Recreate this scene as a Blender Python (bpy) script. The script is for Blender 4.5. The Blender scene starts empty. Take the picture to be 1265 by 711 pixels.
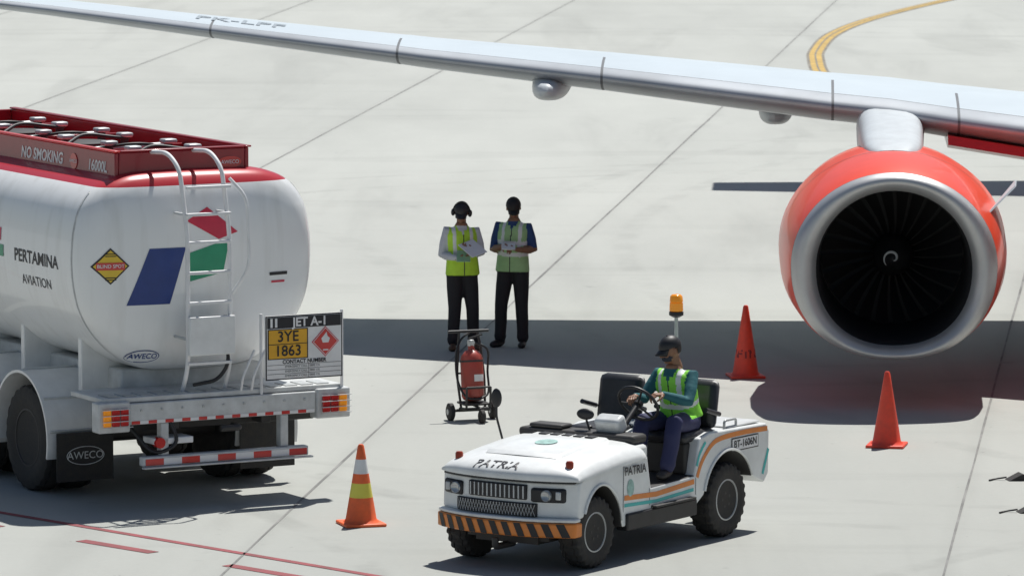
import bpy, bmesh, math, random
from mathutils import Vector, Matrix, Euler
from mathutils.bvhtree import BVHTree
random.seed(7)
V=Vector
scene=bpy.context.scene
COL=scene.collection
# ------------------------------------------------------------------ materials
def _n(nt,t,**k):
    n=nt.nodes.new(t)
    for a,b in k.items(): setattr(n,a,b)
    return n
MATS={}
def pmat(name,col,rough=.5,metal=0.,var=.10,scale=6.,bump=0.,bscale=60.,coat=0.,emit=0.,dirt=0.):
    if name in MATS: return MATS[name]
    m=bpy.data.materials.new(name); m.use_nodes=True; nt=m.node_tree
    b=nt.nodes['Principled BSDF']
    tc=_n(nt,'ShaderNodeTexCoord'); nz=_n(nt,'ShaderNodeTexNoise'); nz.inputs['Scale'].default_value=scale
    nz.inputs['Detail'].default_value=5; nz.inputs['Roughness'].default_value=.6
    nt.links.new(tc.outputs['Object'],nz.inputs['Vector'])
    rp=_n(nt,'ShaderNodeValToRGB'); rp.color_ramp.elements[0].position=.3; rp.color_ramp.elements[1].position=.7
    c=V(col[:3]); a=c*(1-var); d=c*(1+var*.6)
    if dirt>0: a=a*(1-dirt)+V((.16,.14,.11))*dirt
    rp.color_ramp.elements[0].color=(a.x,a.y,a.z,1); rp.color_ramp.elements[1].color=(min(d.x,1),min(d.y,1),min(d.z,1),1)
    nt.links.new(nz.outputs['Fac'],rp.inputs['Fac']); nt.links.new(rp.outputs['Color'],b.inputs['Base Color'])
    b.inputs['Roughness'].default_value=rough; b.inputs['Metallic'].default_value=metal
    if coat: b.inputs['Coat Weight'].default_value=coat; b.inputs['Coat Roughness'].default_value=.08
    if emit:
        b.inputs['Emission Color'].default_value=(*col[:3],1); b.inputs['Emission Strength'].default_value=emit
    if bump>0:
        n2=_n(nt,'ShaderNodeTexNoise'); n2.inputs['Scale'].default_value=bscale; n2.inputs['Detail'].default_value=4
        nt.links.new(tc.outputs['Object'],n2.inputs['Vector'])
        bp=_n(nt,'ShaderNodeBump'); bp.inputs['Strength'].default_value=bump; bp.inputs['Distance'].default_value=.01
        nt.links.new(n2.outputs['Fac'],bp.inputs['Height']); nt.links.new(bp.outputs['Normal'],b.inputs['Normal'])
    MATS[name]=m; return m
WHITE=pmat('white_paint',(.81,.82,.81),.32,var=.05,coat=.3,dirt=.08)
TUGW=pmat('tug_white',(.81,.83,.82),.38,var=.05,coat=.2,dirt=.14,scale=4)
GREYP=pmat('grey_paint',(.62,.64,.64),.45,var=.10,dirt=.2)
GALV=pmat('galvanised',(.52,.54,.54),.42,metal=.3,var=.15,dirt=.15)
BLACK=pmat('black_plastic',(.018,.018,.02),.5,var=.3)
VINYL=pmat('black_vinyl',(.026,.027,.032),.42,var=.3,bump=.15)
RUBBER=pmat('rubber',(.024,.024,.025),.8,var=.35,bump=.4,scale=20,dirt=.18)
CHASS=pmat('chassis_black',(.03,.03,.032),.6,var=.4,dirt=.2)
RED=pmat('red_paint',(.62,.035,.03),.32,var=.08,coat=.4)
TRED=pmat('truck_red',(.30,.015,.025),.35,var=.12,coat=.3)
NRED=pmat('nacelle_red',(.92,.085,.035),.35,var=.04,coat=.3)
ORANGE=pmat('cone_orange',(.90,.15,.04),.5,var=.1,dirt=.1,scale=12)
CRED=pmat('cone_red',(.80,.07,.035),.5,var=.1,dirt=.1,scale=12)
YEL=pmat('yellow',(.80,.55,.05),.45)
YG=pmat('yellow_band',(.75,.68,.10),.4)
AMBER=pmat('amber_lens',(.85,.30,.02),.2,emit=.2)
REDL=pmat('red_lens',(.55,.02,.02),.2)
ORS=pmat('stripe_orange',(.80,.25,.04),.4,dirt=.15)
TEAL=pmat('stripe_teal',(.06,.50,.48),.4)
BLUE=pmat('logo_blue',(.02,.05,.22),.35)
GREEN=pmat('logo_green',(.03,.30,.16),.35)
LRED=pmat('logo_red',(.62,.04,.08),.35)
INK=pmat('ink',(.02,.02,.025),.5)
TXW=pmat('lettering_white',(.8,.8,.8),.5)
PAPER=pmat('paper',(.8,.8,.78),.7,var=.03)
ALU=pmat('leading_edge_metal',(.42,.45,.48),.45,metal=.35,var=.08,scale=1.5,dirt=.1)
LIP=pmat('lip_metal',(.56,.57,.57),.42,metal=.55,var=.06,scale=2,dirt=.1)
WINGP=pmat('wing_paint',(.60,.67,.71),.38,var=.05,scale=1)
PYL=pmat('pylon_paint',(.60,.64,.66),.4,var=.06,dirt=.08)
LINER=pmat('inlet_liner',(.016,.016,.018),.7,metal=0)
FANM=pmat('fan_blade',(.010,.010,.011),.6,metal=.1)
SEAM=pmat('seam_dark',(.13,.14,.15),.6)
REGM=pmat('registration_grey',(.30,.35,.39),.6)
SKIN=pmat('skin',(.25,.125,.07),.5,var=.08,scale=20)
HAIR=pmat('hair',(.012,.010,.010),.6)
LIPS=pmat('lips',(.22,.08,.06),.5)
EYEW=pmat('eye_white',(.6,.58,.55),.3)
TROU=pmat('trousers_black',(.016,.016,.020),.8,bump=.5,bscale=14)
NAVY=pmat('trousers_navy',(.03,.034,.10),.75,bump=.5,bscale=14)
SHIRTW=pmat('shirt_grey',(.58,.60,.63),.8,bump=.6,bscale=16)
SHIRTB=pmat('shirt_blue',(.025,.06,.18),.8,bump=.6,bscale=16)
SHIRTT=pmat('shirt_teal',(.02,.12,.14),.8,bump=.6,bscale=16)
LIME=pmat('vest_lime',(.50,.80,.05),.65,bump=.6,bscale=16,var=.15)
PALEG=pmat('vest_green',(.36,.58,.27),.65,bump=.6,bscale=16,var=.15)
BRTG=pmat('vest_bright_green',(.28,.78,.07),.65,bump=.6,bscale=16,var=.15)
REFL=pmat('reflective_tape',(.72,.74,.74),.35,var=.04)
SHOEB=pmat('shoe_brown',(.10,.06,.035),.6)
SHOEK=pmat('shoe_black',(.02,.018,.018),.5)
GLASS=pmat('lamp_glass',(.45,.47,.48),.08,metal=.5)
# ------------------------------------------------------------------ mesh helpers
def grp(name,loc=(0,0,0),rz=0.):
    e=bpy.data.objects.new(name,None); e.location=loc; e.rotation_euler=(0,0,rz); e.empty_display_size=.3
    COL.objects.link(e); return e
def mk(name,vs,fs,mats,par=None,smooth=False,idx=None,bevel=0.,ang=None,bseg=2):
    me=bpy.data.meshes.new(name); me.from_pydata([tuple(v) for v in vs],[],fs)
    if not isinstance(mats,(list,tuple)): mats=[mats]
    for m in mats: me.materials.append(m)
    if idx:
        for p,i in zip(me.polygons,idx): p.material_index=i
    bm=bmesh.new(); bm.from_mesh(me)
    bmesh.ops.recalc_face_normals(bm,faces=bm.faces)
    bm.to_mesh(me); bm.free()
    if smooth or bevel>0:
        for p in me.polygons: p.use_smooth=True
        me.set_sharp_from_angle(angle=math.radians(ang or (40 if bevel==0 else 50)))
    o=bpy.data.objects.new(name,me); COL.objects.link(o)
    if par: o.parent=par
    if bevel>0:
        b=o.modifiers.new('b','BEVEL'); b.width=bevel; b.segments=bseg; b.limit_method='ANGLE'; b.angle_limit=math.radians(35)
    return o
def boxg(x,y,z,M=None,ny=1):
    vs=[];fs=[]
    for j in range(ny+1):
        yy=y[0]+(y[1]-y[0])*j/ny
        vs+= [V((x[0],yy,z[0])),V((x[1],yy,z[0])),V((x[1],yy,z[1])),V((x[0],yy,z[1]))]
    for j in range(ny):
        a=4*j
        for k in range(4):
            l=(k+1)%4; fs.append((a+k,a+l,a+4+l,a+4+k))
    fs.append((3,2,1,0)); e=4*ny; fs.append((e,e+1,e+2,e+3))
    if M: vs=[M@v for v in vs]
    return vs,fs
def box(name,x,y,z,mat,par,bevel=.008,M=None,ny=1,fn=None):
    vs,fs=boxg(x,y,z,M,ny)
    if fn: vs=[fn(v) for v in vs]
    return mk(name,vs,fs,mat,par,bevel=bevel)
def frames(pts):
    pts=[V(p) for p in pts]; n=len(pts); T=[]
    for i in range(n):
        a=pts[max(0,i-1)]; b=pts[min(n-1,i+1)]; T.append((b-a).normalized())
    ref=V((0,0,1)) if abs(T[0].z)<.9 else V((0,1,0))
    N=(ref-T[0]*ref.dot(T[0])).normalized(); out=[]
    for i in range(n):
        N=(N-T[i]*N.dot(T[i])).normalized(); out.append((pts[i],T[i],N,T[i].cross(N)))
    return out
def tubeg(pts,rad,seg=12,caps=True):
    pts=[V(p) for p in pts]
    if not isinstance(rad,(list,tuple)): rad=[rad]*len(pts)
    rad=list(rad)
    if caps:
        d0=(pts[0]-pts[1]).normalized(); d1=(pts[-1]-pts[-2]).normalized(); P=[];R=[]
        for a in (80,55,28): P.append(pts[0]+d0*rad[0]*math.sin(math.radians(a))); R.append(rad[0]*math.cos(math.radians(a)))
        P+=pts; R+=rad
        for a in (28,55,80): P.append(pts[-1]+d1*rad[-1]*math.sin(math.radians(a))); R.append(rad[-1]*math.cos(math.radians(a)))
        pts,rad=P,R
    vs=[];fs=[]
    for (p,t,n,b),r in zip(frames(pts),rad):
        for k in range(seg):
            a=2*math.pi*k/seg; vs.append(p+n*r*math.cos(a)+b*r*math.sin(a))
    m=len(pts)
    for i in range(m-1):
        for k in range(seg):
            l=(k+1)%seg; fs.append((i*seg+k,i*seg+l,(i+1)*seg+l,(i+1)*seg+k))
    fs.append(tuple(range(seg-1,-1,-1))); fs.append(tuple((m-1)*seg+k for k in range(seg)))
    return vs,fs
def rounded(pts,r=.06,n=5):
    pts=[V(p) for p in pts]; out=[pts[0]]
    for i in range(1,len(pts)-1):
        a,b,c=pts[i-1],pts[i],pts[i+1]
        d=min(r,(a-b).length*.45,(c-b).length*.45); p0=b+(a-b).normalized()*d; p1=b+(c-b).normalized()*d
        for k in range(n+1):
            t=k/n; out.append(p0*(1-t)**2+b*2*t*(1-t)+p1*t*t)
    out.append(pts[-1]); return out
def tube(name,pts,r,mat,par,seg=10,rnd=0.):
    if rnd: pts=rounded(pts,rnd)
    vs,fs=tubeg(pts,r,seg,caps=False); return mk(name,vs,fs,mat,par,smooth=True)
def cyl(name,p0,p1,r,mat,par,seg=24,bevel=0.):
    vs,fs=tubeg([p0,p1],r,seg,caps=False); return mk(name,vs,fs,mat,par,smooth=True,bevel=bevel)
def latheg(prof,org,axis,seg=48,mod=None):
    axis=V(axis).normalized(); ref=V((0,0,1)) if abs(axis.z)<.9 else V((1,0,0))
    n=(ref-axis*ref.dot(axis)).normalized(); b=axis.cross(n); org=V(org); vs=[];fs=[]
    for j,(a,r) in enumerate(prof):
        for k in range(seg):
            t=2*math.pi*k/seg; rr=r+(mod(j,k) if mod else 0)
            vs.append(org+axis*a+n*rr*math.cos(t)+b*rr*math.sin(t))
    m=len(prof)
    for i in range(m-1):
        for k in range(seg):
            l=(k+1)%seg; fs.append((i*seg+k,i*seg+l,(i+1)*seg+l,(i+1)*seg+k))
    fs.append(tuple(range(seg-1,-1,-1))); fs.append(tuple((m-1)*seg+k for k in range(seg)))
    return vs,fs
def lathe(name,prof,org,axis,mat,par,seg=48,mod=None,idx=None,ang=40):
    vs,fs=latheg(prof,org,axis,seg,mod)
    ii=None
    if idx: 
        ii=[]
        for i in range(len(prof)-1): ii+= [idx[i]]*seg
        ii+=[idx[0],idx[-1]]
    return mk(name,vs,fs,mat,par,smooth=True,idx=ii,ang=ang)
def poly3(name,pts,mat,par,thick=.0,nrm=None,fn=None):
    pts=[V(p) for p in pts]
    if thick and nrm:
        nn=V(nrm)*thick; vs=pts+[p+nn for p in pts]; n=len(pts)
        fs=[tuple(range(n)),tuple(range(2*n-1,n-1,-1))]+[(i,(i+1)%n,n+(i+1)%n,n+i) for i in range(n)]
    else: vs=pts; fs=[tuple(range(len(pts)))]
    if fn: vs=[fn(v) for v in vs]
    return mk(name,vs,fs,mat,par)
def ribbon(name,pts,w,mat,par,nrm,widths=None):
    pts=[V(p) for p in pts]; nrm=V(nrm); vs=[];fs=[]
    for i,p in enumerate(pts):
        t=(pts[min(i+1,len(pts)-1)]-pts[max(i-1,0)]).normalized(); s=t.cross(nrm).normalized()*((widths[i] if widths else w)/2)
        vs+=[p-s,p+s]
    for i in range(len(pts)-1): fs.append((2*i,2*i+1,2*i+3,2*i+2))
    return mk(name,vs,fs,mat,par)
def catmull(P,n=8):
    P=[V(p) for p in P]; out=[]
    for i in range(len(P)-1):
        p0=P[max(i-1,0)];p1=P[i];p2=P[i+1];p3=P[min(i+2,len(P)-1)]
        for k in range(n):
            t=k/n; out.append(.5*((2*p1)+(p2-p0)*t+(2*p0-5*p1+4*p2-p3)*t*t+(3*p1-p0-3*p2+p3)*t**3))
    out.append(P[-1]); return out
def text(name,s,size,loc,xd,ud,mat,par,bold=.012,bvh=None,off=.004,sx=1.,fn=None,shear=0.,align='CENTER'):
    cu=bpy.data.curves.new(name,'FONT'); cu.body=s; cu.size=size; cu.align_x=align; cu.align_y='CENTER'; cu.offset=bold*size; cu.shear=shear
    cu.resolution_u=3
    o=bpy.data.objects.new(name+'_t',cu); COL.objects.link(o)
    dg=bpy.context.evaluated_depsgraph_get(); me=bpy.data.meshes.new_from_object(o.evaluated_get(dg))
    vs=[v.co.copy() for v in me.vertices]; fs=[tuple(p.vertices) for p in me.polygons]
    bpy.data.objects.remove(o); bpy.data.meshes.remove(me); bpy.data.curves.remove(cu)
    xd=V(xd).normalized(); ud=V(ud).normalized(); nn=xd.cross(ud)
    out=[]
    for v in vs:
        p=V(loc)+xd*v.x*sx+ud*v.y
        if bvh:
            h=bvh.ray_cast(p+nn*2,-nn); 
            if h[0]: p=h[0]
        p=p+nn*off
        if fn: p=fn(p)
        out.append(p)
    return mk(name,out,fs,mat,par)
def decal(name,c4,mat,par,bvh,nn,off=.005,n=12):
    a,b,c,d=[V(p) for p in c4]; nn=V(nn); vs=[];fs=[]
    for j in range(n+1):
        for i in range(n+1):
            u=i/n;w=j/n; p=a*(1-u)*(1-w)+b*u*(1-w)+c*u*w+d*(1-u)*w
            h=bvh.ray_cast(p+nn*2,-nn)
            if h[0]: p=h[0]
            vs.append(p+nn*off)
    for j in range(n):
        for i in range(n):
            q=j*(n+1)+i; fs.append((q,q+1,q+n+2,q+n+1))
    return mk(name,vs,fs,mat,par,smooth=True)
def join_parts(parts):
    vs=[];fs=[]
    for a,b in parts:
        o=len(vs); vs+=list(a); fs+=[tuple(i+o for i in f) for f in b]
    return vs,fs
def ellg(c,r,M=None,nu=20,nv=12,pw=1.):
    c=V(c); vs=[];fs=[]
    def q(x): return math.copysign(abs(x)**pw,x)
    for j in range(1,nv):
        ph=math.pi*j/nv
        for i in range(nu):
            t=2*math.pi*i/nu; p=V((r[0]*q(math.sin(ph))*q(math.cos(t)),r[1]*q(math.sin(ph))*q(math.sin(t)),r[2]*q(math.cos(ph))))
            vs.append(c+(M@p if M else p))
    top=len(vs); p=V((0,0,r[2])); vs.append(c+(M@p if M else p)); vs.append(c-(M@p if M else p))
    for j in range(nv-2):
        for i in range(nu):
            l=(i+1)%nu; fs.append((j*nu+i,(j+1)*nu+i,(j+1)*nu+l,j*nu+l))
    for i in range(nu):
        l=(i+1)%nu; fs.append((top,i,l)); fs.append((top+1,(nv-2)*nu+l,(nv-2)*nu+i))
    return vs,fs
def remesh(name,parts,vox,mats,par,matfn=None,sm=3,clampz=None,M=None,sfac=.5):
    vs,fs=join_parts(parts); me=bpy.data.meshes.new('tmp'); me.from_pydata([tuple(v) for v in vs],[],fs)
    bm=bmesh.new(); bm.from_mesh(me); 
    bmesh.ops.recalc_face_normals(bm,faces=bm.faces); bm.to_mesh(me); bm.free()
    o=bpy.data.objects.new('tmp',me); COL.objects.link(o)
    r=o.modifiers.new('r','REMESH'); r.mode='VOXEL'; r.voxel_size=vox; r.adaptivity=0
    if sm:
        s=o.modifiers.new('s','SMOOTH'); s.iterations=sm; s.factor=sfac
    dg=bpy.context.evaluated_depsgraph_get(); m2=bpy.data.meshes.new_from_object(o.evaluated_get(dg))
    bpy.data.objects.remove(o); m2.materials.clear()
    if not isinstance(mats,(list,tuple)): mats=[mats]
    for m in mats: m2.materials.append(m)
    m2.name=name
    if matfn:
        for p in m2.polygons: p.material_index=matfn(p.center,p.normal)
    for v in m2.vertices:
        if M: v.co=M@v.co
        if clampz is not None and v.co.z<clampz: v.co.z=clampz
    for p in m2.polygons: p.use_smooth=True
    ob=bpy.data.objects.new(name,m2); COL.objects.link(ob)
    if par: ob.parent=par
    return ob
def wheel(name,c,ax,R,W,par,rim=GALV,rr=.55,lug=.010,nb=6):
    c=V(c);ax=V(ax).normalized(); r0=R*rr; h=W/2
    prof=[(-h*.8,r0*.7),(-h*.85,r0),(-h,r0+(R-r0)*.35),(-h*.97,R-.045),(-h*.85,R-.012),(-h*.6,R),(-h*.5,R),(-h*.45,R-.012),(-h*.4,R),(0,R),(h*.4,R),(h*.45,R-.012),(h*.5,R),(h*.6,R),(h*.85,R-.012),(h*.97,R-.045),(h,r0+(R-r0)*.35),(h*.85,r0),(h*.8,r0*.9)]
    def mod(j,k):
        if 3<=j<=8: return -lug*2 if (k//2)%2==0 else 0
        if 9<=j<=15: return -lug*2 if (k//2)%2==1 else 0
        return 0
    lathe(name+'_tyre',prof,c,ax,RUBBER,par,seg=96,mod=mod)
    rp=[(h*.2,r0*.99),(h*.86,r0*.99),(h*.88,r0*.93),(h*.6,r0*.86),(h*.35,r0*.7),(h*.42,r0*.45),(h*.62,r0*.40),(h*.66,r0*.25),(h*.72,r0*.2),(h*.74,.0005)]
    lathe(name+'_rim',rp,c,ax,rim,par,seg=40)
    ref=V((0,0,1)); b=ax.cross(ref)
    for k in range(nb):
        a=2*math.pi*k/nb+.2; p=c+(ref*math.cos(a)+b*math.sin(a))*r0*.33+ax*h*.64
        cyl(name+'_bolt%d'%k,p,p+ax*.02,.012*R/.3,CHASS,par,seg=8)
        p=c+(ref*math.cos(a+.5)+b*math.sin(a+.5))*r0*.74+ax*h*.385
        cyl(name+'_vent%d'%k,p,p+ax*.012,.028*R/.3,BLACK,par,seg=10)
# ------------------------------------------------------------------ ground
def make_ground():
    m=bpy.data.materials.new('apron_concrete'); m.use_nodes=True; nt=m.node_tree; L=nt.links; b=nt.nodes['Principled BSDF']
    tc=_n(nt,'ShaderNodeTexCoord'); al=math.radians(6.73)
    def dot(v):
        n=_n(nt,'ShaderNodeVectorMath',operation='DOT_PRODUCT'); n.inputs[1].default_value=v; L.new(tc.outputs['Object'],n.inputs[0]); return n.outputs['Value']
    def M(op,a,bb,c=None):
        n=_n(nt,'ShaderNodeMath',operation=op)
        for i,x in enumerate((a,bb,c)):
            if x is None: continue
            if isinstance(x,(int,float)): n.inputs[i].default_value=x
            else: L.new(x,n.inputs[i])
        return n.outputs[0]
    xp=dot((math.cos(al),-math.sin(al),0)); yp=dot((math.sin(al),math.cos(al),0))
    cx=M('FLOOR',M('DIVIDE',M('ADD',xp,8.10),6.13),0); cy=M('FLOOR',M('DIVIDE',yp,40.),0)
    cb=_n(nt,'ShaderNodeCombineXYZ'); L.new(cx,cb.inputs[0]); L.new(cy,cb.inputs[1])
    wn=_n(nt,'ShaderNodeTexWhiteNoise'); L.new(cb.outputs[0],wn.inputs['Vector'])
    def noise(scale,detail=5,rough=.6,vec=None,dist=0):
        n=_n(nt,'ShaderNodeTexNoise'); n.inputs['Scale'].default_value=scale; n.inputs['Detail'].default_value=detail; n.inputs['Roughness'].default_value=rough; n.inputs['Distortion'].default_value=dist
        L.new(vec if vec else tc.outputs['Object'],n.inputs['Vector']); return n.outputs['Fac']
    def mapped(sc,rot):
        n=_n(nt,'ShaderNodeMapping'); n.inputs['Scale'].default_value=sc; n.inputs['Rotation'].default_value=(0,0,rot); L.new(tc.outputs['Object'],n.inputs['Vector']); return n.outputs[0]
    def mr(x,a,b_,c,d):
        n=_n(nt,'ShaderNodeMapRange'); n.interpolation_type='SMOOTHSTEP'
        for k,v_ in (('From Min',a),('From Max',b_),('To Min',c),('To Max',d)): n.inputs[k].default_value=v_
        L.new(x,n.inputs['Value']); return n.outputs[0]
    # along-lane stretched coordinates keep mottling from collapsing into horizontal lines
    big=noise(1,4,.55,mapped((.16,.045,1),.117)); mid=noise(1,5,.6,mapped((.9,.22,1),.117)); fine=noise(16,5,.65); patch=noise(1,3,.5,mapped((.4,.10,1),.25))
    st1=noise(1,4,.6,mapped((.10,.7,1),.6),.4); st2=noise(1,4,.6,mapped((.5,.07,1),-.3),.6)
    v=M('ADD',.62,M('MULTIPLY',big,.28)); v=M('ADD',v,M('MULTIPLY',mid,.20)); v=M('ADD',v,M('MULTIPLY',fine,.09)); v=M('ADD',v,M('MULTIPLY',patch,.16))
    v=M('ADD',v,M('MULTIPLY',wn.outputs['Value'],.04))
    v=M('MULTIPLY',v,mr(st1,.52,.70,1,.93)); v=M('MULTIPLY',v,mr(st2,.52,.68,1,.91))
    spots=noise(2.4,2,.5); v=M('MULTIPLY',v,mr(spots,.70,.78,1,.86)); spots2=noise(7,2,.5); v=M('MULTIPLY',v,mr(spots2,.74,.78,1,.75))
    brk=noise(1.1,4,.6)
    for (ax_,ay_,r_,w_,am) in [(-14,46,13.0,.16,.13),(-14,46,14.6,.16,.11),(9,70,18.5,.14,.09),(9,70,20.0,.14,.08),(-3,92,30,.18,.08),(-3,92,31.5,.18,.08),(16,40,13.5,.15,.11),(16,40,15.1,.15,.10),(-30,70,27,.2,.09),(-30,70,28.6,.2,.08),(40,75,38.5,.18,.08),(40,75,40.2,.18,.08)]:
        ds=_n(nt,'ShaderNodeVectorMath',operation='DISTANCE'); L.new(tc.outputs['Object'],ds.inputs[0]); ds.inputs[1].default_value=(ax_,ay_,0)
        d=M('ABSOLUTE',M('SUBTRACT',ds.outputs['Value'],r_),0)
        k=M('MULTIPLY',mr(d,w_*.4,w_*1.2,am,0),mr(brk,.38,.6,0,1))
        v=M('MULTIPLY',v,M('SUBTRACT',1,k))
    fr=M('ABSOLUTE',M('SUBTRACT',M('FRACT',M('DIVIDE',M('ADD',xp,8.10+3.065),6.13),0),.5),0)
    v=M('MULTIPLY',v,M('SUBTRACT',1,M('MULTIPLY',mr(fr,.0,.03,.10,0),brk)))
    v=M('MULTIPLY',v,mr(yp,44,95,.92,1.05))  # haze and grazing-angle brightening painted into the colour: darker near, lighter far
    mx=_n(nt,'ShaderNodeVectorMath',operation='SCALE'); mx.inputs[0].default_value=(.402,.413,.385); L.new(v,mx.inputs['Scale'])
    L.new(mx.outputs[0],b.inputs['Base Color']); b.inputs['Roughness'].default_value=.85
    bp=_n(nt,'ShaderNodeBump'); bp.inputs['Strength'].default_value=.25; bp.inputs['Distance'].default_value=.01; L.new(fine,bp.inputs['Height']); L.new(bp.outputs[0],b.inputs['Normal'])
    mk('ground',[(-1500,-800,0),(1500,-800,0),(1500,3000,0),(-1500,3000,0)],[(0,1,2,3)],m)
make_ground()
TAR=pmat('joint_sealant',(.22,.22,.21),.8,var=.45,scale=1.2)
j=grp('expansion_joints')
for k in range(-9,12):
    x0=-2.49+6.17*k
    P=[(x0+.118*(d-48)+random.uniform(-.006,.006),d,.004) for d in [10+2.5*i for i in range(90)]]
    ribbon('joint_line',P,.028,TAR,j,(0,0,1),widths=[.018+random.random()*.014 for _ in P])
mk_y=grp('taxi_line'); YL=pmat('taxi_yellow',(.55,.36,.08),.7,var=.25,scale=3,dirt=.2); BLM=pmat('line_border',(.24,.22,.18),.8,var=.4,scale=2)
P=catmull([(13.5,143,.004),(10.24,133.8,.004),(8.08,126.8,.004),(6.86,121.2,.004),(6.23,115.9,.004),(6.04,112.8,.004),(5.95,108.8,.004),(6.15,104,.004),(7.2,99.5,.004),(9.5,96,.004),(14,93,.004)])
ribbon('border',P,.36,BLM,mk_y,(0,0,1)); ribbon('yellow',[p+V((0,0,.004)) for p in P],.25,YL,mk_y,(0,0,1))
ribbon('centre',[p+V((0,0,.008)) for p in P],.035,BLM,mk_y,(0,0,1))
rl=grp('red_apron_line'); RL=pmat('apron_red',(.28,.06,.07),.8,var=.3,scale=4,dirt=.2)
ribbon('solid',[(-13.1,60.5,.004),(-4.70,51.7,.004),(-1.12,47.96,.004),(2.6,44.1,.004)],.09,RL,rl,(0,0,1))
for a,b_ in [((-6.3,52.4),(-5.45,51.6)),((-5.0,51.2),(-4.62,50.8)),((-3.83,50.0),(-3.14,49.3)),((-2.46,48.6),(-1.77,47.9)),((-1.1,47.2),(-.4,46.5))]:
    ribbon('dash',[(a[0],a[1],.004),(b_[0],b_[1],.004)],.13,RL,rl,(0,0,1))
# ------------------------------------------------------------------ aircraft
AC=grp('airliner',(3.98,58.9,0),-math.radians(3))
ST=[(3.2,1.3,2.58,8.2,.60),(1.6,2.35,2.70,7.2,.50),(.75,2.85,2.78,6.7,.47),(.72,2.87,2.78,6.68,.47),(0,3.3,2.86,6.2,.44),(-.62,3.62,2.90,5.9,.43),(-.65,3.63,2.90,5.88,.43),(-2.,4.32,3.01,5.2,.40),(-3.22,4.94,3.11,4.63,.36),(-3.25,4.96,3.11,4.62,.36),(-5.3,6.0,3.26,3.65,.30),(-5.62,6.17,3.29,3.52,.29),(-5.65,6.18,3.29,3.5,.29),(-7.9,7.33,3.48,2.8,.22),(-7.93,7.35,3.48,2.79,.22),(-10,8.4,3.66,2.15,.17),(-12.3,9.57,3.83,1.5,.12),(-12.45,9.7,3.84,1.3,.07)]
xs=[0,.003,.010,.02,.035,.048,.051,.09,.14,.2,.3,.4,.5,.65,.8,.9,1.]
def af(x): return 5*(.2969*math.sqrt(x)-.126*x-.3516*x*x+.2843*x**3-.1015*x**4)
def section(x,y,z,c,t):
    top=[V((x,y+c*q,z+t*af(q)*1.0+ .015*c*math.sin(math.pi*q)-.035*c*q)) for q in xs]; bot=[V((x,y+c*q,z-t*af(q)*1.0-.03*c*q)) for q in xs[1:-1]]
    return top+bot[::-1]
ns=len(section(0,0,0,1,1)); vs=[];fs=[];idx=[]
for s in ST: vs+=section(*s)
for i in range(len(ST)-1):
    thin=abs(ST[i][0]-ST[i+1][0])<.05
    for k in range(ns):
        l=(k+1)%ns; fs.append((i*ns+k,i*ns+l,(i+1)*ns+l,(i+1)*ns+k))
        top=k<len(xs)-1; q=xs[k] if top else xs[min(len(xs)-1,ns-k)]
        lead = (top and q<.048) or ((not top) and q<=.10)
        if thin and (lead or q<.15): mi=2
        elif top and abs(q-.048)<.001: mi=2
        elif lead: mi=0
        else: mi=1
        idx.append(mi)
fs.append(tuple(range(ns))); idx.append(1); fs.append(tuple((len(ST)-1)*ns+k for k in range(ns))[::-1]); idx.append(1)
mk('wing',vs,fs,[ALU,WINGP,SEAM],AC,smooth=True,idx=idx,ang=50)
wb=BVHTree.FromPolygons([tuple(v) for v in vs],fs)
text('registration','PK-LPF',.5,(-7.6,7.72,3.7),(1,-.50,0),(0,1,0),REGM,AC,bvh=wb,off=.008,sx=.85)
for (x,y,z,r,ln) in [(-3.86,6.6,2.95,.215,1.5),(-1.28,6.9,2.66,.20,1.6),(1.25,6.9,2.44,.2,1.6),(-7.3,8.4,3.42,.08,.8)]:
    pv,pf=ellg((x,y,z),(r,ln,r*.75),nu=28,nv=16,pw=.75); mk('flap_fairing',pv,pf,PYL,AC,smooth=True)
    if r>.1: box('fairing_strut',(x-.05,x+.05),(y-ln*.6,y+ln*.4),(z,z+.20),PYL,AC,bevel=.02)
vs=[V((-12.4,9.65,3.84)),V((-12.4,11.0,3.82)),V((-12.9,10.3,4.2)),V((-12.9,11.3,4.2)),V((-13.2,11.2,6.0)),V((-13.2,11.8,6.0))]
vv=vs+[v+V((.08,0,0)) for v in vs]
mk('winglet',vv,[(0,1,3,2),(2,3,5,4),(6,8,9,7),(8,10,11,9),(0,2,8,6),(2,4,10,8),(1,7,9,3),(3,9,11,5),(4,5,11,10),(0,6,7,1)],RED,AC)
def ring(y,hw,zt,zb,n=72):
    zc=(zt*.5+zb*.5); out=[]
    for k in range(n):
        t=2*math.pi*k/n; c=math.cos(t); s=math.sin(t)
        if s>=0: p=V((hw*c,y,zc+(zt-zc)*s))
        else: p=V((hw*math.copysign(abs(c)**.90,c),y,zc-(zc-zb)*abs(s)**.92))
        out.append(p)
    return out
NR=[(1.9,.76,2.23,.74),(.9,.78,2.25,.72),(.35,.79,2.27,.70),(.14,.815,2.295,.675),(.06,.86,2.33,.64),(.015,.91,2.37,.60),(.0,.955,2.40,.575),(.02,1.01,2.435,.55),(.06,1.05,2.465,.535),(.13,1.075,2.485,.525),(.135,1.077,2.487,.524),(.45,1.14,2.55,.51),(1.0,1.20,2.61,.505),(1.8,1.215,2.64,.51),(2.8,1.14,2.59,.57),(3.6,.97,2.45,.72),(4.2,.80,2.28,.88),(4.2,.76,2.24,.92),(3.4,.75,2.2,.95)]
vs=[];fs=[];idx=[]
for r in NR: vs+=ring(*r)
n=72
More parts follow.
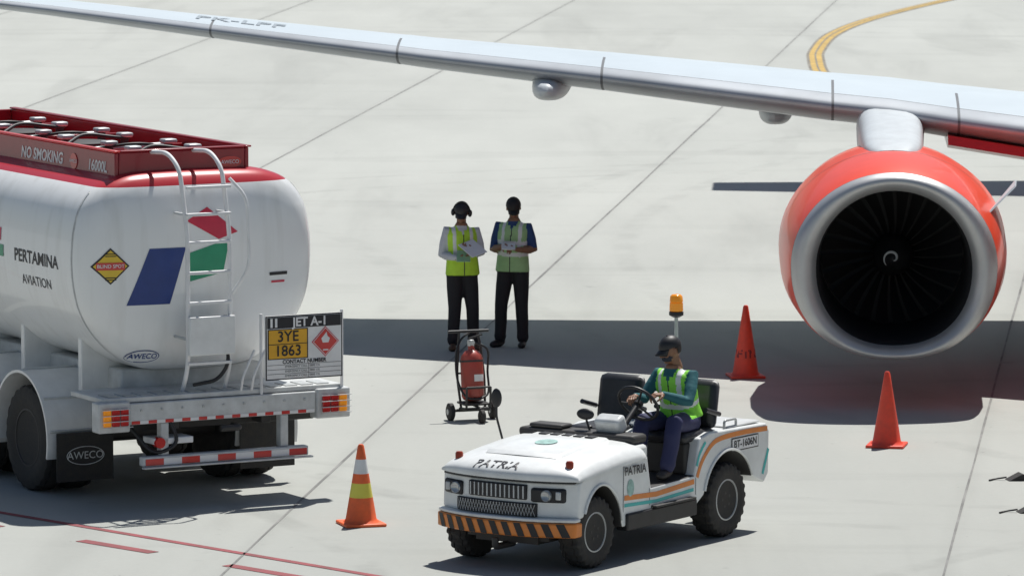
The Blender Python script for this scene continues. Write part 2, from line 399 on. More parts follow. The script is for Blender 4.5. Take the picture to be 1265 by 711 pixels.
for i in range(len(NR)-1):
    for k in range(n):
        l=(k+1)%n; fs.append((i*n+k,i*n+l,(i+1)*n+l,(i+1)*n+k)); idx.append(1 if i<3 else 0 if i<9 else 3 if i==9 else 2 if i<16 else 1)
mk('nacelle',vs,fs,[LIP,LINER,NRED,SEAM],AC,smooth=True,idx=idx,ang=70)
cz=1.485
for yy in (1.25,2.55):
    a=[r for r in NR[9:16] if r[0]<=yy][-1]; bq=[r for r in NR[9:16] if r[0]>yy][0]
    t=(yy-a[0])/(bq[0]-a[0]); q=[a[i]*(1-t)+bq[i]*t for i in range(4)]
    r1=ring(yy,q[1]+.004,q[2]+.004,q[3]-.004); r2=ring(yy+.018,q[1]+.004,q[2]+.004,q[3]-.004)
    mk('cowl_seam',r1+r2,[(k,(k+1)%n,n+(k+1)%n,n+k) for k in range(n)],SEAM,AC,smooth=True)
lathe('fan_back',[(1.72,.0005),(1.72,.77),(1.74,.77)],(0,0,cz),(0,1,0),BLACK,AC,seg=48)
fv=[];ff=[]
for k in range(24):
    a0=2*math.pi*k/24
    for jn in range(6):
        r=.2+.55*jn/5; tw=math.radians(20+45*jn/5); chd=.11+.05*jn/5
        c=V((math.cos(a0+.12*jn/5),0,math.sin(a0+.12*jn/5))); tan=V((-c.z,0,c.x)); d=tan*math.sin(tw)+V((0,1,0))*math.cos(tw)
        p=V((0,1.58,cz))+c*r; fv+=[p-d*chd/2,p+d*chd/2]
    o=k*12
    for jn in range(5): ff.append((o+2*jn,o+2*jn+1,o+2*jn+3,o+2*jn+2))
mk('fan_blades',fv,ff,FANM,AC,smooth=True)
lathe('spinner',[(1.10,.002),(1.12,.04),(1.22,.11),(1.35,.18),(1.5,.22),(1.65,.22)],(0,0,cz),(0,1,0),BLACK,AC,seg=32)
sp=[]
for k in range(26):
    t=k/25; a=-1.2+t*5.2; r=.02+.085*t
    sp.append(V((r*math.cos(a),1.085+.11*t,cz+r*math.sin(a))))
tube('spinner_spiral',sp,[.004+.011*math.sin(math.pi*min(1,(i+1)/26)) for i in range(26)],GREYP,AC,seg=6)
lathe('exhaust_core',[(3.2,.6),(4.4,.5),(5.1,.36),(5.1,.3),(5.7,.02)],(0,0,1.6),(0,1,0),GALV,AC,seg=40)
PS=[(1.25,.18,2.45,2.62),(1.4,.26,2.4,2.66),(1.7,.31,2.4,2.70),(2.3,.335,2.3,2.77),(3.0,.35,2.3,2.86),(3.6,.37,2.3,2.93),(4.2,.37,2.3,2.96),(5.0,.30,2.3,2.94),(6.4,.12,2.4,2.80)]
vs=[];fs=[];m=28
for y,hw,zb,zt in PS:
    zc=(zb+zt)/2
    for k in range(m):
        t=2*math.pi*k/m; c=math.cos(t); s=math.sin(t); vs.append(V((hw*math.copysign(abs(c)**.5,c),y,zc+(zt-zc)*math.copysign(abs(s)**.6,s))))
for i in range(len(PS)-1):
    for k in range(m):
        l=(k+1)%m; fs.append((i*m+k,i*m+l,(i+1)*m+l,(i+1)*m+k))
fs.append(tuple(range(m))); fs.append(tuple((len(PS)-1)*m+k for k in range(m))[::-1])
mk('pylon',vs,fs,PYL,AC,smooth=True,ang=60)
poly3('nacelle_strake',[(.98,.55,2.03),(1.28,1.0,2.28),(1.31,1.7,2.28),(1.05,1.75,1.95)],WINGP,AC,thick=.02,nrm=(.6,0,-.7))
fv=[];ff=[]
for x,y,z in [(.62,3.05,2.54),(1.6,2.62,2.42),(2.4,2.2,2.32),(3.4,1.6,2.2)]:
    fv+=[V((x,y,z+.10)),V((x,y-.05,z)),V((x,y+.2,z-.05)),V((x,y+2.2,z-.05)),V((x,y+2.2,z+.15))]
for i in range(3):
    for k in range(5): l=(k+1)%5; ff.append((i*5+k,i*5+l,i*5+5+l,i*5+5+k))
ff+= [(0,1,2,3,4),(19,18,17,16,15)]
mk('root_fairing',fv,ff,RED,AC,smooth=True,ang=50)
FS=[(-10.5,.02,2.9),(-10.2,.45,2.92),(-9.4,.95,3.0),(-8,1.45,3.12),(-6,1.8,3.25),(-4,1.88,3.3),(2,1.88,3.3),(10,1.88,3.3),(15,1.85,3.35),(19,1.6,3.6),(24,1.0,4.1),(28,.3,4.6)]
vs=[];fs=[];m=40
for y,r,z in FS:
    for k in range(m):
        t=2*math.pi*k/m; vs.append(V((5.2+r*math.cos(t),y,z+r*1.04*math.sin(t))))
for i in range(len(FS)-1):
    for k in range(m):
        l=(k+1)%m; fs.append((i*m+k,i*m+l,(i+1)*m+l,(i+1)*m+k))
fs.append(tuple(range(m))); fs.append(tuple((len(FS)-1)*m+k for k in range(m))[::-1])
idx=[]
for i in range(len(FS)-1):
    for k in range(m): idx.append(1 if (k>m*.55 and k<m*.95) else 0)
idx+=[0,0]
mk('fuselage',vs,fs,[WHITE,RED],AC,smooth=True,idx=idx)
for i in range(34): box('window',(3.295,3.325),(-5.5+i*.55,-5.25+i*.55),(3.65,3.98),BLACK,AC,bevel=0)
def plate(name,P,th,mat):
    P=[V(p) for p in P]; n0=(P[1]-P[0]).cross(P[2]-P[0]).normalized()*th/2
    vs=[p-n0 for p in P]+[p+n0 for p in P]; k=len(P)
    mk(name,vs,[tuple(range(k)),tuple(range(2*k-1,k-1,-1))]+[(i,(i+1)%k,k+(i+1)%k,k+i) for i in range(k)],mat,AC,bevel=th*.3)
plate('horizontal_stabiliser',[(-1.4,27.8,5.3),(5.2,26.5,4.7),(5.2,29.6,4.7),(-1.4,29.1,5.3)],.16,WINGP)
plate('horizontal_stabiliser_far',[(5.2,26.5,4.7),(11.9,27.8,5.3),(11.9,29.1,5.3),(5.2,29.6,4.7)],.16,WINGP)
plate('tail_fin',[(5.2,20,5.0),(5.2,26.5,12.4),(5.2,28.6,12.4),(5.2,27.5,4.8)],.3,RED)
for xx in (2.75,7.6):
    yy=7.2; tube('gear_leg',[(xx,yy,2.6),(xx,yy,.55)],.11,GALV,AC); wheel('main_wheel',(xx-.25,yy,.56),(-1,0,0),.56,.36,AC,rr=.5); wheel('main_wheel_in',(xx+.25,yy,.56),(1,0,0),.56,.36,AC,rr=.5)
tube('nose_leg',[(5.2,-6.6,1.8),(5.2,-6.6,.35)],.07,GALV,AC)
for sgn in (-1,1): wheel('nose_wheel',(5.2+sgn*.2,-6.6,.35),(sgn,0,0),.35,.2,AC)
# ------------------------------------------------------------------ fuel truck
TR=grp('fuel_truck',(-3.77,51.6,0),math.radians(29))
half=[(0,3.08),(.55,3.07),(.80,3.03),(.99,2.94),(1.13,2.78),(1.20,2.56),(1.225,2.3),(1.21,2.05),(1.15,1.8),(1.02,1.58),(.84,1.40),(.62,1.27),(.4,1.22),(0,1.21)]
hc=catmull([V((a,0,b)) for a,b in half],4)
sec=[V((p.x,0,p.z)) for p in hc]+[V((-p.x,0,p.z)) for p in hc[::-1][1:-1]]
ctr=V((0,0,2.2)); rings=[(.28,.02),(.285,.2),(.30,.4),(.325,.58),(.36,.74),(.40,.85),(.45,.93),(.51,.975),(.58,.995),(.66,1.),(2.2,1.),(4,1.),(6.1,1.),(6.2,.97),(6.35,.8),(6.4,.02)]
vs=[];fs=[];ns=len(sec); TCX=1.23
for y,sc in rings:
    for p in sec:
        q=ctr+(p-ctr)*sc; vs.append(V((TCX+q.x,y,q.z)))
for i in range(len(rings)-1):
    for k in range(ns):
        l=(k+1)%ns; fs.append((i*ns+k,i*ns+l,(i+1)*ns+l,(i+1)*ns+k))
fs.append(tuple(range(ns))); fs.append(tuple((len(rings)-1)*ns+k for k in range(ns))[::-1])
def tankmat():
    m=bpy.data.materials.new('tank_paint'); m.use_nodes=True; nt=m.node_tree; L=nt.links; b=nt.nodes['Principled BSDF']
    tc=_n(nt,'ShaderNodeTexCoord'); sp=_n(nt,'ShaderNodeSeparateXYZ'); L.new(tc.outputs['Object'],sp.inputs[0])
    gt=_n(nt,'ShaderNodeMath',operation='GREATER_THAN'); gt.inputs[1].default_value=2.945; L.new(sp.outputs['Z'],gt.inputs[0])
    mp=_n(nt,'ShaderNodeMapping'); mp.inputs['Scale'].default_value=(6,6,.7); L.new(tc.outputs['Object'],mp.inputs[0])
    nz=_n(nt,'ShaderNodeTexNoise'); nz.inputs['Scale'].default_value=1.2; nz.inputs['Detail'].default_value=6; L.new(mp.outputs[0],nz.inputs['Vector'])
    rp=_n(nt,'ShaderNodeValToRGB'); rp.color_ramp.elements[0].position=.25; rp.color_ramp.elements[0].color=(.76,.765,.745,1); rp.color_ramp.elements[1].position=.5; rp.color_ramp.elements[1].color=(.85,.86,.85,1)
    L.new(nz.outputs['Fac'],rp.inputs[0])
    mx=_n(nt,'ShaderNodeMix',data_type='RGBA'); L.new(gt.outputs[0],mx.inputs['Factor']); L.new(rp.outputs[0],mx.inputs['A']); mx.inputs['B'].default_value=(.50,.03,.04,1)
    L.new(mx.outputs['Result'],b.inputs['Base Color']); b.inputs['Roughness'].default_value=.3; b.inputs['Coat Weight'].default_value=.3
    return m
mk('tank',vs,fs,tankmat(),TR,smooth=True,ang=60)
tb=BVHTree.FromPolygons([tuple(v) for v in vs],fs)
NB=(0,-1,0)
for yy in (.60,3.2):
    o=[V((TCX+p.x*1.003,yy,ctr.z+(p.z-ctr.z)*1.003)) for p in sec if p.z<2.93]; o2=[q+V((0,.02,0)) for q in o]; k_=len(o)
    mk('tank_weld',o+o2,[(k,k+1,k_+k+1,k_+k) for k in range(k_-1) if (o[k]-o[k+1]).length<.4],GREYP,TR,smooth=True)
x0,x1,y0,y1=.46,1.84,.62,6.0; CZ=3.25
for nm,xx,yy in [('l',(x0,x0+.04),(y0,y1)),('r',(x1-.04,x1),(y0,y1)),('b',(x0+.042,x1-.042),(y0,y0+.04)),('f',(x0+.042,x1-.042),(y1-.04,y1))]:
    box('coaming_'+nm,xx,yy,(2.96,CZ),TRED,TR,bevel=.01)
for yy in (1.9,3.3,4.7): box('coaming_divider',(x0+.045,x1-.045),(yy,yy+.04),(2.96,CZ-.05),TRED,TR,bevel=.01)
box('coaming_rim_l',(x0-.02,x0+.05),(y0-.02,y1),(CZ+.002,CZ+.02),RED,TR,bevel=.008)
box('coaming_rim_r',(x1-.05,x1+.02),(y0-.02,y1),(CZ+.002,CZ+.02),TRED,TR,bevel=.008)
box('coaming_rim_b',(x0+.052,x1-.052),(y0-.02,y0+.05),(CZ+.002,CZ+.02),TRED,TR,bevel=.008)
for k in range(3):
    cy_=1.3+k*1.5; cxx=1.15
    lathe('manhole',[(0,.24),(.06,.24),(.075,.26),(.09,.26),(.10,.22),(.11,.02)],(cxx,cy_,3.08),(0,0,1),CHASS,TR,seg=32)
    for q in range(4):
        a=q*1.57+.7; cyl('vent_cap',(cxx+.42*math.cos(a),cy_+.45*math.sin(a),3.05),(cxx+.42*math.cos(a),cy_+.45*math.sin(a),3.24),.04,CHASS,TR,seg=12)
        box('valve_box',(cxx+.42*math.cos(a)-.07,cxx+.42*math.cos(a)+.07),(cy_+.45*math.sin(a)-.06,cy_+.45*math.sin(a)+.06),(3.23,3.275),GALV,TR,bevel=.015)
    tube('vapour_pipe',[(.62,cy_-.6,3.17),(.62,cy_+.6,3.17),(1.6,cy_+.6,3.19)],.028,GALV,TR,rnd=.1)
    tube('hydraulic_hose',[(.75,cy_-.5,3.2),(1.0,cy_-.3,3.28),(1.4,cy_-.45,3.22),(1.65,cy_,3.22)],.018,BLACK,TR,rnd=.2)
    tube('hydraulic_hose',[(.7,cy_+.4,3.19),(1.1,cy_+.2,3.26),(1.5,cy_+.3,3.19)],.015,BLACK,TR,rnd=.2)
text('no_smoking','NO SMOKING',.15,(x0,2.25,3.11),(0,-1,0),(0,0,1),TXW,TR,off=.004,shear=.2,bold=.03)
text('capacity','16000L',.14,(x0,1.0,3.10),(0,-1,0),(0,0,1),TXW,TR,off=.004,shear=.2,bold=.03)
lathe('maker_plate_side',[(0,.001),(0,.075),(.006,.075)],(x0-.001,1.52,3.11),(-1,0,0),RED,TR,seg=24)
text('maker_name','AWECO',.045,(x0-.009,1.52,3.11),(0,-1,0),(0,0,1),TXW,TR,off=.002)
def oval(name,cx,cz_,a,b_,bvh,y=0,mat=WHITE,off=.006):
    P=[(cx+a*math.cos(t*math.pi/16),y,cz_+b_*math.sin(t*math.pi/16)) for t in range(32)]
    Q=[]
    for p in P+[(cx,y,cz_)]:
        q=V(p)
        if bvh:
            h=bvh.ray_cast(q+V((0,-2,0)),V((0,1,0))); q=h[0] if h[0] else q
        Q.append(q+V((0,-off,0)))
    return mk(name,Q,[(i,(i+1)%32,32) for i in range(32)],mat,TR)
oval('maker_plate_rear',1.64,3.12,.12,.055,None,y0,RED); text('maker_rear','AWECO',.05,(1.64,y0,3.12),(1,0,0),(0,0,1),TXW,TR,off=.010)
text('company','PERTAMINA',.165,(0,1.40,2.22),(0,-1,0),(0,0,1),INK,TR,bvh=tb,sx=1.12,bold=.02)
text('division','AVIATION',.13,(0,1.43,2.0),(0,-1,0),(0,0,1),INK,TR,bvh=tb,bold=.002,sx=1.1)
for c4,mt in [([(0,2.55,2.14),(0,2.36,2.14),(0,2.26,2.32),(0,2.45,2.32)],BLUE),([(0,2.28,2.18),(0,2.14,2.18),(0,2.14,2.29),(0,2.28,2.29)],GREEN),([(0,2.34,2.33),(0,2.20,2.33),(0,2.20,2.45),(0,2.34,2.45)],LRED)]:
    decal('side_logo',c4,mt,TR,tb,(-1,0,0))
decal('logo_blue',[(.44,0,1.86),(.86,0,1.86),(1.02,0,2.38),(.66,0,2.38)],BLUE,TR,tb,NB)
decal('logo_green',[(1.06,0,2.06),(1.40,0,2.13),(1.47,0,2.44),(1.04,0,2.32)],GREEN,TR,tb,NB)
decal('logo_red',[(1.04,0,2.62),(1.36,0,2.44),(1.56,0,2.50),(1.26,0,2.74)],LRED,TR,tb,NB)
decal('blind_border',[(.29,0,2.06),(.465,0,2.23),(.29,0,2.40),(.115,0,2.23)],INK,TR,tb,NB,.005)
decal('blind_diamond',[(.29,0,2.08),(.445,0,2.23),(.29,0,2.38),(.135,0,2.23)],YEL,TR,tb,NB,.009)
decal('blind_band',[(.16,0,2.195),(.42,0,2.195),(.42,0,2.265),(.16,0,2.265)],RED,TR,tb,NB,.013)
text('blind_text','BLIND SPOT',.045,(.29,0,2.23),(1,0,0),(0,0,1),TXW,TR,bvh=tb,off=.016,bold=.01)
for dz in (.11,-.11):
    for r_ in range(2): decal('blind_rule',[(.24,0,2.23+dz-.02*r_),(.34,0,2.23+dz-.02*r_),(.34,0,2.238+dz-.02*r_),(.24,0,2.238+dz-.02*r_)],INK,TR,tb,NB,.013,n=3)
oval('aweco_oval_rim',.64,1.37,.155,.062,tb,mat=BLUE); oval('aweco_oval',.64,1.37,.145,.054,tb,off=.010); text('aweco','AWECO',.07,(.64,0,1.37),(1,0,0),(0,0,1),BLUE,TR,bvh=tb,off=.014)
decal('label',[(1.90,0,2.07),(2.10,0,2.07),(2.10,0,2.10),(1.90,0,2.10)],INK,TR,tb,NB); decal('label2',[(1.92,0,2.0),(2.07,0,2.0),(2.07,0,2.02),(1.92,0,2.02)],LRED,TR,tb,NB)
LX0,LX1=.93,1.36
for nm,lx in (('l',LX0),('r',LX1)):
    tube('ladder_rail_'+nm,[(lx,.22,1.0),(lx,.06,1.3),(lx,.06,2.5),(lx-.03,.16,3.12),(lx-.06,.35,3.26),(lx-.10,.68,3.24)],.021,TXW,TR,rnd=.15)
for z in (1.32,1.60,1.88,2.16,2.44,2.70,2.95):
    box('rung',(LX0-.01,LX1+.01),(.035,.085),(z-.014,z+.014),TXW,TR,bevel=.005)
for k,z in enumerate((1.55,2.7)):
    for lx in (LX0,LX1): tube('ladder_bracket',[(lx,.06,z),(lx,.40,z)],.014,GREYP,TR)
tube('grab_rail',[(LX1+.02,.1,3.02),(LX1+.14,-.02,2.85),(LX1+.16,-.04,2.2),(LX1+.02,.06,1.95)],.016,TXW,TR,rnd=.15)
box('ladder_box',(LX0-.02,LX1+.02),(-.02,.03),(1.40,1.76),WHITE,TR,bevel=.01)
tube('rear_pipe',[(1.34,.12,1.75),(1.34,.05,1.3),(1.25,.1,1.15),(1.0,.1,1.12)],.018,BLACK,TR,rnd=.1)
box('deck',(.05,2.5),(.03,.75),(1.005,1.055),GREYP,TR,bevel=.01)
for q in range(14): box('deck_tread',(.12+q*.165,.24+q*.165),(.06,.30),(1.056,1.064),GALV,TR,bevel=0)
box('bumper_beam',(.30,2.22),(-.0,.12),(.80,1.0),GREYP,TR,bevel=.012)
for q in range(9): cyl('bumper_bolt',(.42+q*.21,-.012,.93),(.42+q*.21,.0,.93),.012,GALV,TR,seg=8)
box('lamp_housing_l',(-.02,.30),(-.02,.14),(.74,1.02),GREYP,TR,bevel=.015)
box('lamp_housing_r',(2.22,2.57),(-.02,.14),(.74,1.02),GREYP,TR,bevel=.015)
for bx in (.02,2.27):
    for q in range(3):
        box('lamp%d'%q,(bx+q*.088,bx+.08+q*.088),(-.045,-.022),(.80,.96),[AMBER,REDL,REDL][q] if bx<1 else [REDL,REDL,AMBER][q],TR,bevel=.01)
    for q in range(4): box('lamp_guard%d'%q,(bx-.02,bx+.29),(-.065,-.05),(.79+q*.055,.797+q*.055),GREYP,TR,bevel=.002)
def tape(x_a,x_b,y,za,zb,n):
    w=(x_b-x_a)/n
    for q in range(n): poly3('tape%d'%q,[(x_a+q*w,y,za),(x_a+(q+1)*w,y,za),(x_a+(q+1)*w,y,zb),(x_a+q*w,y,zb)],RED if q%2==0 else TXW,TR)
tape(.32,2.2,-.004,.805,.835,22)
box('underrun_bar',(.42,2.12),(-.04,.06),(.41,.50),GREYP,TR,bevel=.012); tape(.44,2.10,-.044,.42,.48,9)
box('underrun_lip',(.40,2.14),(-.10,-.042),(.395,.41),GREYP,TR,bevel=.003)
for lx in (.62,1.85): box('underrun_hanger',(lx,lx+.08),(.0,.10),(.50,.80),GREYP,TR,bevel=.01)
box('mid_step',(.55,.95),(.0,.25),(.60,.66),TXW,TR,bevel=.01); cyl('fog_lamp',(.60,-.03,.62),(.60,.05,.62),.05,REDL,TR,seg=16)
tube('tow_eye',[(1.2,-.06,.72),(1.4,-.06,.72),(1.4,.1,.72)],.03,CHASS,TR,rnd=.05)
tube('air_hose',[(.66,.05,.95),(.8,-.03,.6),(.55,.02,.5),(.4,.2,.75)],.018,BLACK,TR,rnd=.15)
for lx in (.75,1.7): box('chassis_rail',(lx,lx+.1),(.1,8.2),(.72,1.0),CHASS,TR,bevel=.01)
box('subframe',(.55,2.0),(.7,6.2),(1.0,1.22),GREYP,TR,bevel=.02)
for yy in (1.0,2.3,3.6,5.0): box('tank_saddle',(.28,2.2),(yy,yy+.08),(1.0,1.5),WHITE,TR,bevel=.01)
box('side_locker',(.16,.5),(3.9,6.0),(.55,1.15),WHITE,TR,bevel=.02)
box('cross_member',(.2,2.35),(.3,.42),(.70,.95),CHASS,TR,bevel=.01)
for ay in (1.72,3.05):
    for sx,ax in ((.02,-1),(2.53,1)):
        cx=sx-ax*.14; wheel('wheel',(cx,ay,.5),(ax,0,0),.5,.27,TR,rim=CHASS,rr=.56,lug=.006,nb=8)
        wheel('wheel_inner',(cx-ax*.32,ay,.5),(ax,0,0),.5,.26,TR,rim=CHASS,rr=.56,lug=.006)
    tube('axle',[(.3,ay,.5),(2.2,ay,.5)],.09,CHASS,TR)
    for xa,xb in ((-.03,.62),(1.93,2.58)):
        vs=[];fs=[]
        A=[math.radians(a) for a in range(-14,195,7)]
        for a in A:
            for r in (.60,.625):
                vs+=[V((xa,ay-r*math.cos(a),.52+r*math.sin(a))),V((xb,ay-r*math.cos(a),.52+r*math.sin(a)))]
        for i in range(len(A)-1):
            o=i*4; fs+=[(o,o+1,o+5,o+4),(o+2,o+6,o+7,o+3),(o,o+4,o+6,o+2),(o+1,o+3,o+7,o+5)]
        fs+=[(0,2,3,1),(len(vs)-4,len(vs)-3,len(vs)-1,len(vs)-2)]
        mk('fender',vs,fs,WHITE,TR,smooth=True,ang=40)
        for a in (10,40,90,140):
            a=math.radians(a); c=V((0,ay-.63*math.cos(a),.52+.63*math.sin(a)))
            tube('fender_band',[c+V((xa+.03,0,0)),c+V((xb-.03,0,0))],.012,GREYP,TR,seg=6)
for lx in (.03,1.93):
    box('mud_flap',(lx,lx+.58),(1.02,1.035),(.16,.62),RUBBER,TR,bevel=.003)
text('flap_name','AWECO',.10,(.32,1.02,.40),(1,0,0),(0,0,1),GREYP,TR,off=.005,bold=0)
pp=[(.32+.19*math.cos(t*math.pi/12),1.013,.40+.085*math.sin(t*math.pi/12)) for t in range(25)]
tube('flap_oval',pp,.004,GREYP,TR,seg=5)
PX0,PX1,PZ0,PZ1=1.68,2.48,1.13,1.73; PY=-.03; PH=PZ1-PZ0
box('placard_board',(PX0,PX1),(PY,PY+.02),(PZ0,PZ1),TXW,TR,bevel=.004)
def q2(n_,a,b,c,d,mat,o=.003): return poly3(n_,[(PX0+a*.8,PY-o,PZ0+c*PH),(PX0+b*.8,PY-o,PZ0+c*PH),(PX0+b*.8,PY-o,PZ0+d*PH),(PX0+a*.8,PY-o,PZ0+d*PH)],mat,TR)
q2('pl_border',.0,1,.0,1,INK,.002); q2('pl_white',.015,.985,.02,.98,TXW,.004)
q2('pl_black',.02,.98,.80,.975,INK,.006); text('pl_jet','JET A-1',.115,(PX0+.46,PY,PZ0+.53),(1,0,0),(0,0,1),TXW,TR,off=.009,bold=.03)
for q in (.06,.12): q2('pl_bar',q,q+.03,.82,.96,TXW,.008)
q2('pl_or_b',.025,.55,.32,.79,INK,.006); q2('pl_orange',.04,.535,.335,.775,pmat('placard_orange',(.78,.42,.03),.5),.008)
q2('pl_line',.04,.535,.55,.56,INK,.010)
text('pl_a','3YE',.14,(PX0+.23,PY,PZ0+.40),(1,0,0),(0,0,1),INK,TR,off=.012); text('pl_b','1863',.14,(PX0+.23,PY,PZ0+.266),(1,0,0),(0,0,1),INK,TR,off=.012)
dc=V((PX0+.775*.8,PY,PZ0+.56*PH)); 
for rr,mt,o in ((.142,LRED,.007),(.131,TXW,.009),(.123,RED,.011)):
    poly3('diamond',[dc+V((0,-o,-rr)),dc+V((rr,-o,0)),dc+V((0,-o,rr)),dc+V((-rr,-o,0))],mt,TR)
poly3('flame',[dc+V((-.03,-.013,-.01)),dc+V((.03,-.013,-.01)),dc+V((.045,-.013,.03)),dc+V((.02,-.013,.05)),dc+V((.01,-.013,.09)),dc+V((-.02,-.013,.055)),dc+V((-.045,-.013,.03))],TXW,TR)
q2('pl_fb',.74,.81,.42,.44,TXW,.013)
text('pl_c','CONTACT NUMBER',.05,(PX0+.40,PY,PZ0+.165),(1,0,0),(0,0,1),INK,TR,off=.008,bold=.03)
for r_ in range(3):
    q2('pl_rule',.02,.98,.23-.07*r_,.236-.07*r_,INK,.006)
    text('pl_t','EMERGENCY CALL   0800 135',.028,(PX0+.38,PY,PZ0+.12-.043*r_),(1,0,0),(0,0,1),INK,TR,off=.008,bold=0)
q2('pl_div',.555,.56,.02,.24,INK,.0065)
for px in (PX0-.02,PX1+.02): tube('placard_post',[(px,0.02,1.0),(px,.02,1.75)],.015,TXW,TR)
for k,px in enumerate((1.45,1.56)): tube('rear_pipe_w%d'%k,[(px,.02,1.05),(px,-.02,1.18),(px+.13,.0,1.42)],.012,TXW,TR,rnd=.05)
cv,cf=boxg((.05,2.5),(6.9,8.9),(.75,2.9)); mk('cab',cv,cf,TRED,TR,bevel=.15,bseg=4)
box('cab_window',(.04,2.51),(7.3,8.3),(1.75,2.5),BLACK,TR,bevel=.05)
box('windscreen',(.25,2.3),(8.88,8.915),(1.7,2.6),BLACK,TR,bevel=.02)
for sx,ax in ((.05,-1),(2.5,1)): wheel('front_wheel',(sx-ax*.14,7.7,.5),(ax,0,0),.5,.28,TR,rim=GREYP,nb=8)
# ------------------------------------------------------------------ tug
TG=grp('baggage_tractor',(.485,48.03,0),math.radians(56.5))
def bend(p):
    p=V(p)
    if p.x<.7: p.x+=.155*abs((p.y-.7)/.7)**2.6*(1-max(p.x,-.15)/.7)
    return p
prof_top=[(3.23,.42),(3.31,.50),(3.32,.88),(3.27,.955),(2.30,.975),(2.12,.94),(2.04,.62),(1.32,.60),(1.26,.88),(.9,.875),(.10,.80),(.02,.77)]
def arch(cx,r,z0,a0=0,a1=180,n=16):
    return [(cx-r*math.cos(math.radians(a0+(a1-a0)*i/n)),z0+r*math.sin(math.radians(a0+(a1-a0)*i/n))) for i in range(n+1)]
prof=[(.0,.48),(.03,.46)]+arch(.46,.375,.34,20,178)+[(.85,.31),(1.95,.31)]+[(2.08,.36)]+arch(2.62,.42,.36,10,160)+prof_top
ny=16; vs=[];fs=[];idx=[];n=len(prof)
for jn in range(ny+1):
    y=1.4*jn/ny
    for a,b_ in prof: vs.append(bend((a,y,b_)))
for jn in range(ny):
    for k in range(n):
        l=(k+1)%n; fs.append((jn*n+k,jn*n+l,(jn+1)*n+l,(jn+1)*n+k))
        mxx=(prof[k][0]+prof[l][0])/2; mz=(prof[k][1]+prof[l][1])/2
        idx.append(1 if (math.hypot(mxx-.46,mz-.34)<.39 or math.hypot(mxx-2.62,mz-.36)<.435 or mz<.36) else (1 if (1.3<mxx<2.06 and mz<.65) else 0))
fs.append(tuple(range(n))[::-1]); idx.append(0); fs.append(tuple(ny*n+k for k in range(n))); idx.append(0)
mk('body',vs,fs,[TUGW,CHASS],TG,idx=idx,bevel=.022)
for cx_,r_,z_,a0,a1 in ((.46,.385,.34,25,175),(2.62,.43,.36,14,158)):
    for yy in (-.006,1.406):
        P=[bend((a,yy,b_)) for a,b_ in arch(cx_,r_,z_,a0,a1,20)]
        tube('arch_lip',P,.014,TUGW,TG,seg=8)
box('well_core_front',(.12,.9),(.28,1.12),(.25,.75),CHASS,TG,bevel=0); box('well_core_rear',(2.1,3.05),(.32,1.08),(.28,.85),CHASS,TG,bevel=0)
box('chassis',(.1,3.0),(.38,1.02),(.22,.30),CHASS,TG,bevel=0)
HP=[(-.015,.785),(-.02,.83),(.01,.865),(.07,.895),(.18,.925),(.35,.95),(.6,.975),(.9,1.0),(1.15,1.015),(1.22,1.0),(1.235,.90)]
vs=[];fs=[]; m=len(HP); YS=[-.012,-.008,.0,.02,.05,.10,.18,.3,.45,.6,.7,.8,.95,1.1,1.22,1.30,1.35,1.38,1.40,1.408,1.412]
def hoodz(a,b_,y):
    t=min(1,abs((y-.7)/.712)); base=.80+.075*max(0,min(1,a/1.0)); return base+(b_-base)*(max(0,1-t**7))**.6 if b_>base else b_
for y in YS:
    for a,b_ in HP: vs.append(bend((a,y,hoodz(a,b_,y))))
for jn in range(len(YS)-1):
    for k in range(m-1): fs.append((jn*m+k,jn*m+k+1,(jn+1)*m+k+1,(jn+1)*m+k))
fs.append(tuple(range(m))[::-1]); fs.append(tuple((len(YS)-1)*m+k for k in range(m)))
mk('hood',vs,fs,TUGW,TG,smooth=True,ang=60)
hbv=BVHTree.FromPolygons([tuple(v) for v in vs],fs)
vs=[];fs=[]
HC=[(.30,.945),(.36,.975),(.6,.998),(.9,1.022),(1.12,1.036),(1.17,1.01)]
m=len(HC)
for y,dz in ((.30,-.03),(.34,.0),(.7,.006),(1.06,0),(1.10,-.03)):
    for a,b_ in HC: vs.append(bend((a,y,b_+dz)))
for jn in range(4):
    for k in range(m-1): fs.append((jn*m+k,jn*m+k+1,(jn+1)*m+k+1,(jn+1)*m+k))
fs.append(tuple(range(m))[::-1]); fs.append(tuple(4*m+k for k in range(m)))
mk('hood_panel',vs,fs,TUGW,TG,bevel=.01)
for k in range(5): box('hood_louvre',(1.02,1.13),(.42+k*.12,.50+k*.12),(1.034,1.045),BLACK,TG,bevel=.003)
ov=[(.72+.10*math.cos(t*math.pi/12),.7+.10*math.sin(t*math.pi/12),1.020+.009*math.cos(t*math.pi/12)) for t in range(24)]
poly3('hood_emblem',[V(p) for p in ov],pmat('emblem',(.35,.55,.50),.5,var=.4,scale=15),TG)
text('hood_name','PATRIA',.17,(.06,.78,.90),(0,-1,0),(.85,0,.53),INK,TG,off=.004,bold=.022,bvh=hbv,sx=.82)
text('side_name','PATRIA',.105,(1.04,0,.79),(1,0,0),(0,0,1),INK,TG,off=.016,bold=.025)
ov=[(.98+.055*math.cos(t*math.pi/12),-.004,.64+.075*math.sin(t*math.pi/12)) for t in range(24)]
poly3('side_emblem',ov,MATS['emblem'],TG)
box('shut_line',(-.014,.03),(.03,1.37),(.768,.782),BLACK,TG,bevel=0,ny=12,fn=bend)
box('grille_frame',(-.012,.05),(.44,1.04),(.615,.745),BLACK,TG,bevel=.01,ny=8,fn=bend)
for k in range(13):
    y=.465+k*.0458; box('grille_bar%d'%k,(-.018,.0),(y-.006,y+.006),(.625,.735),GREYP,TG,bevel=.002,fn=bend)
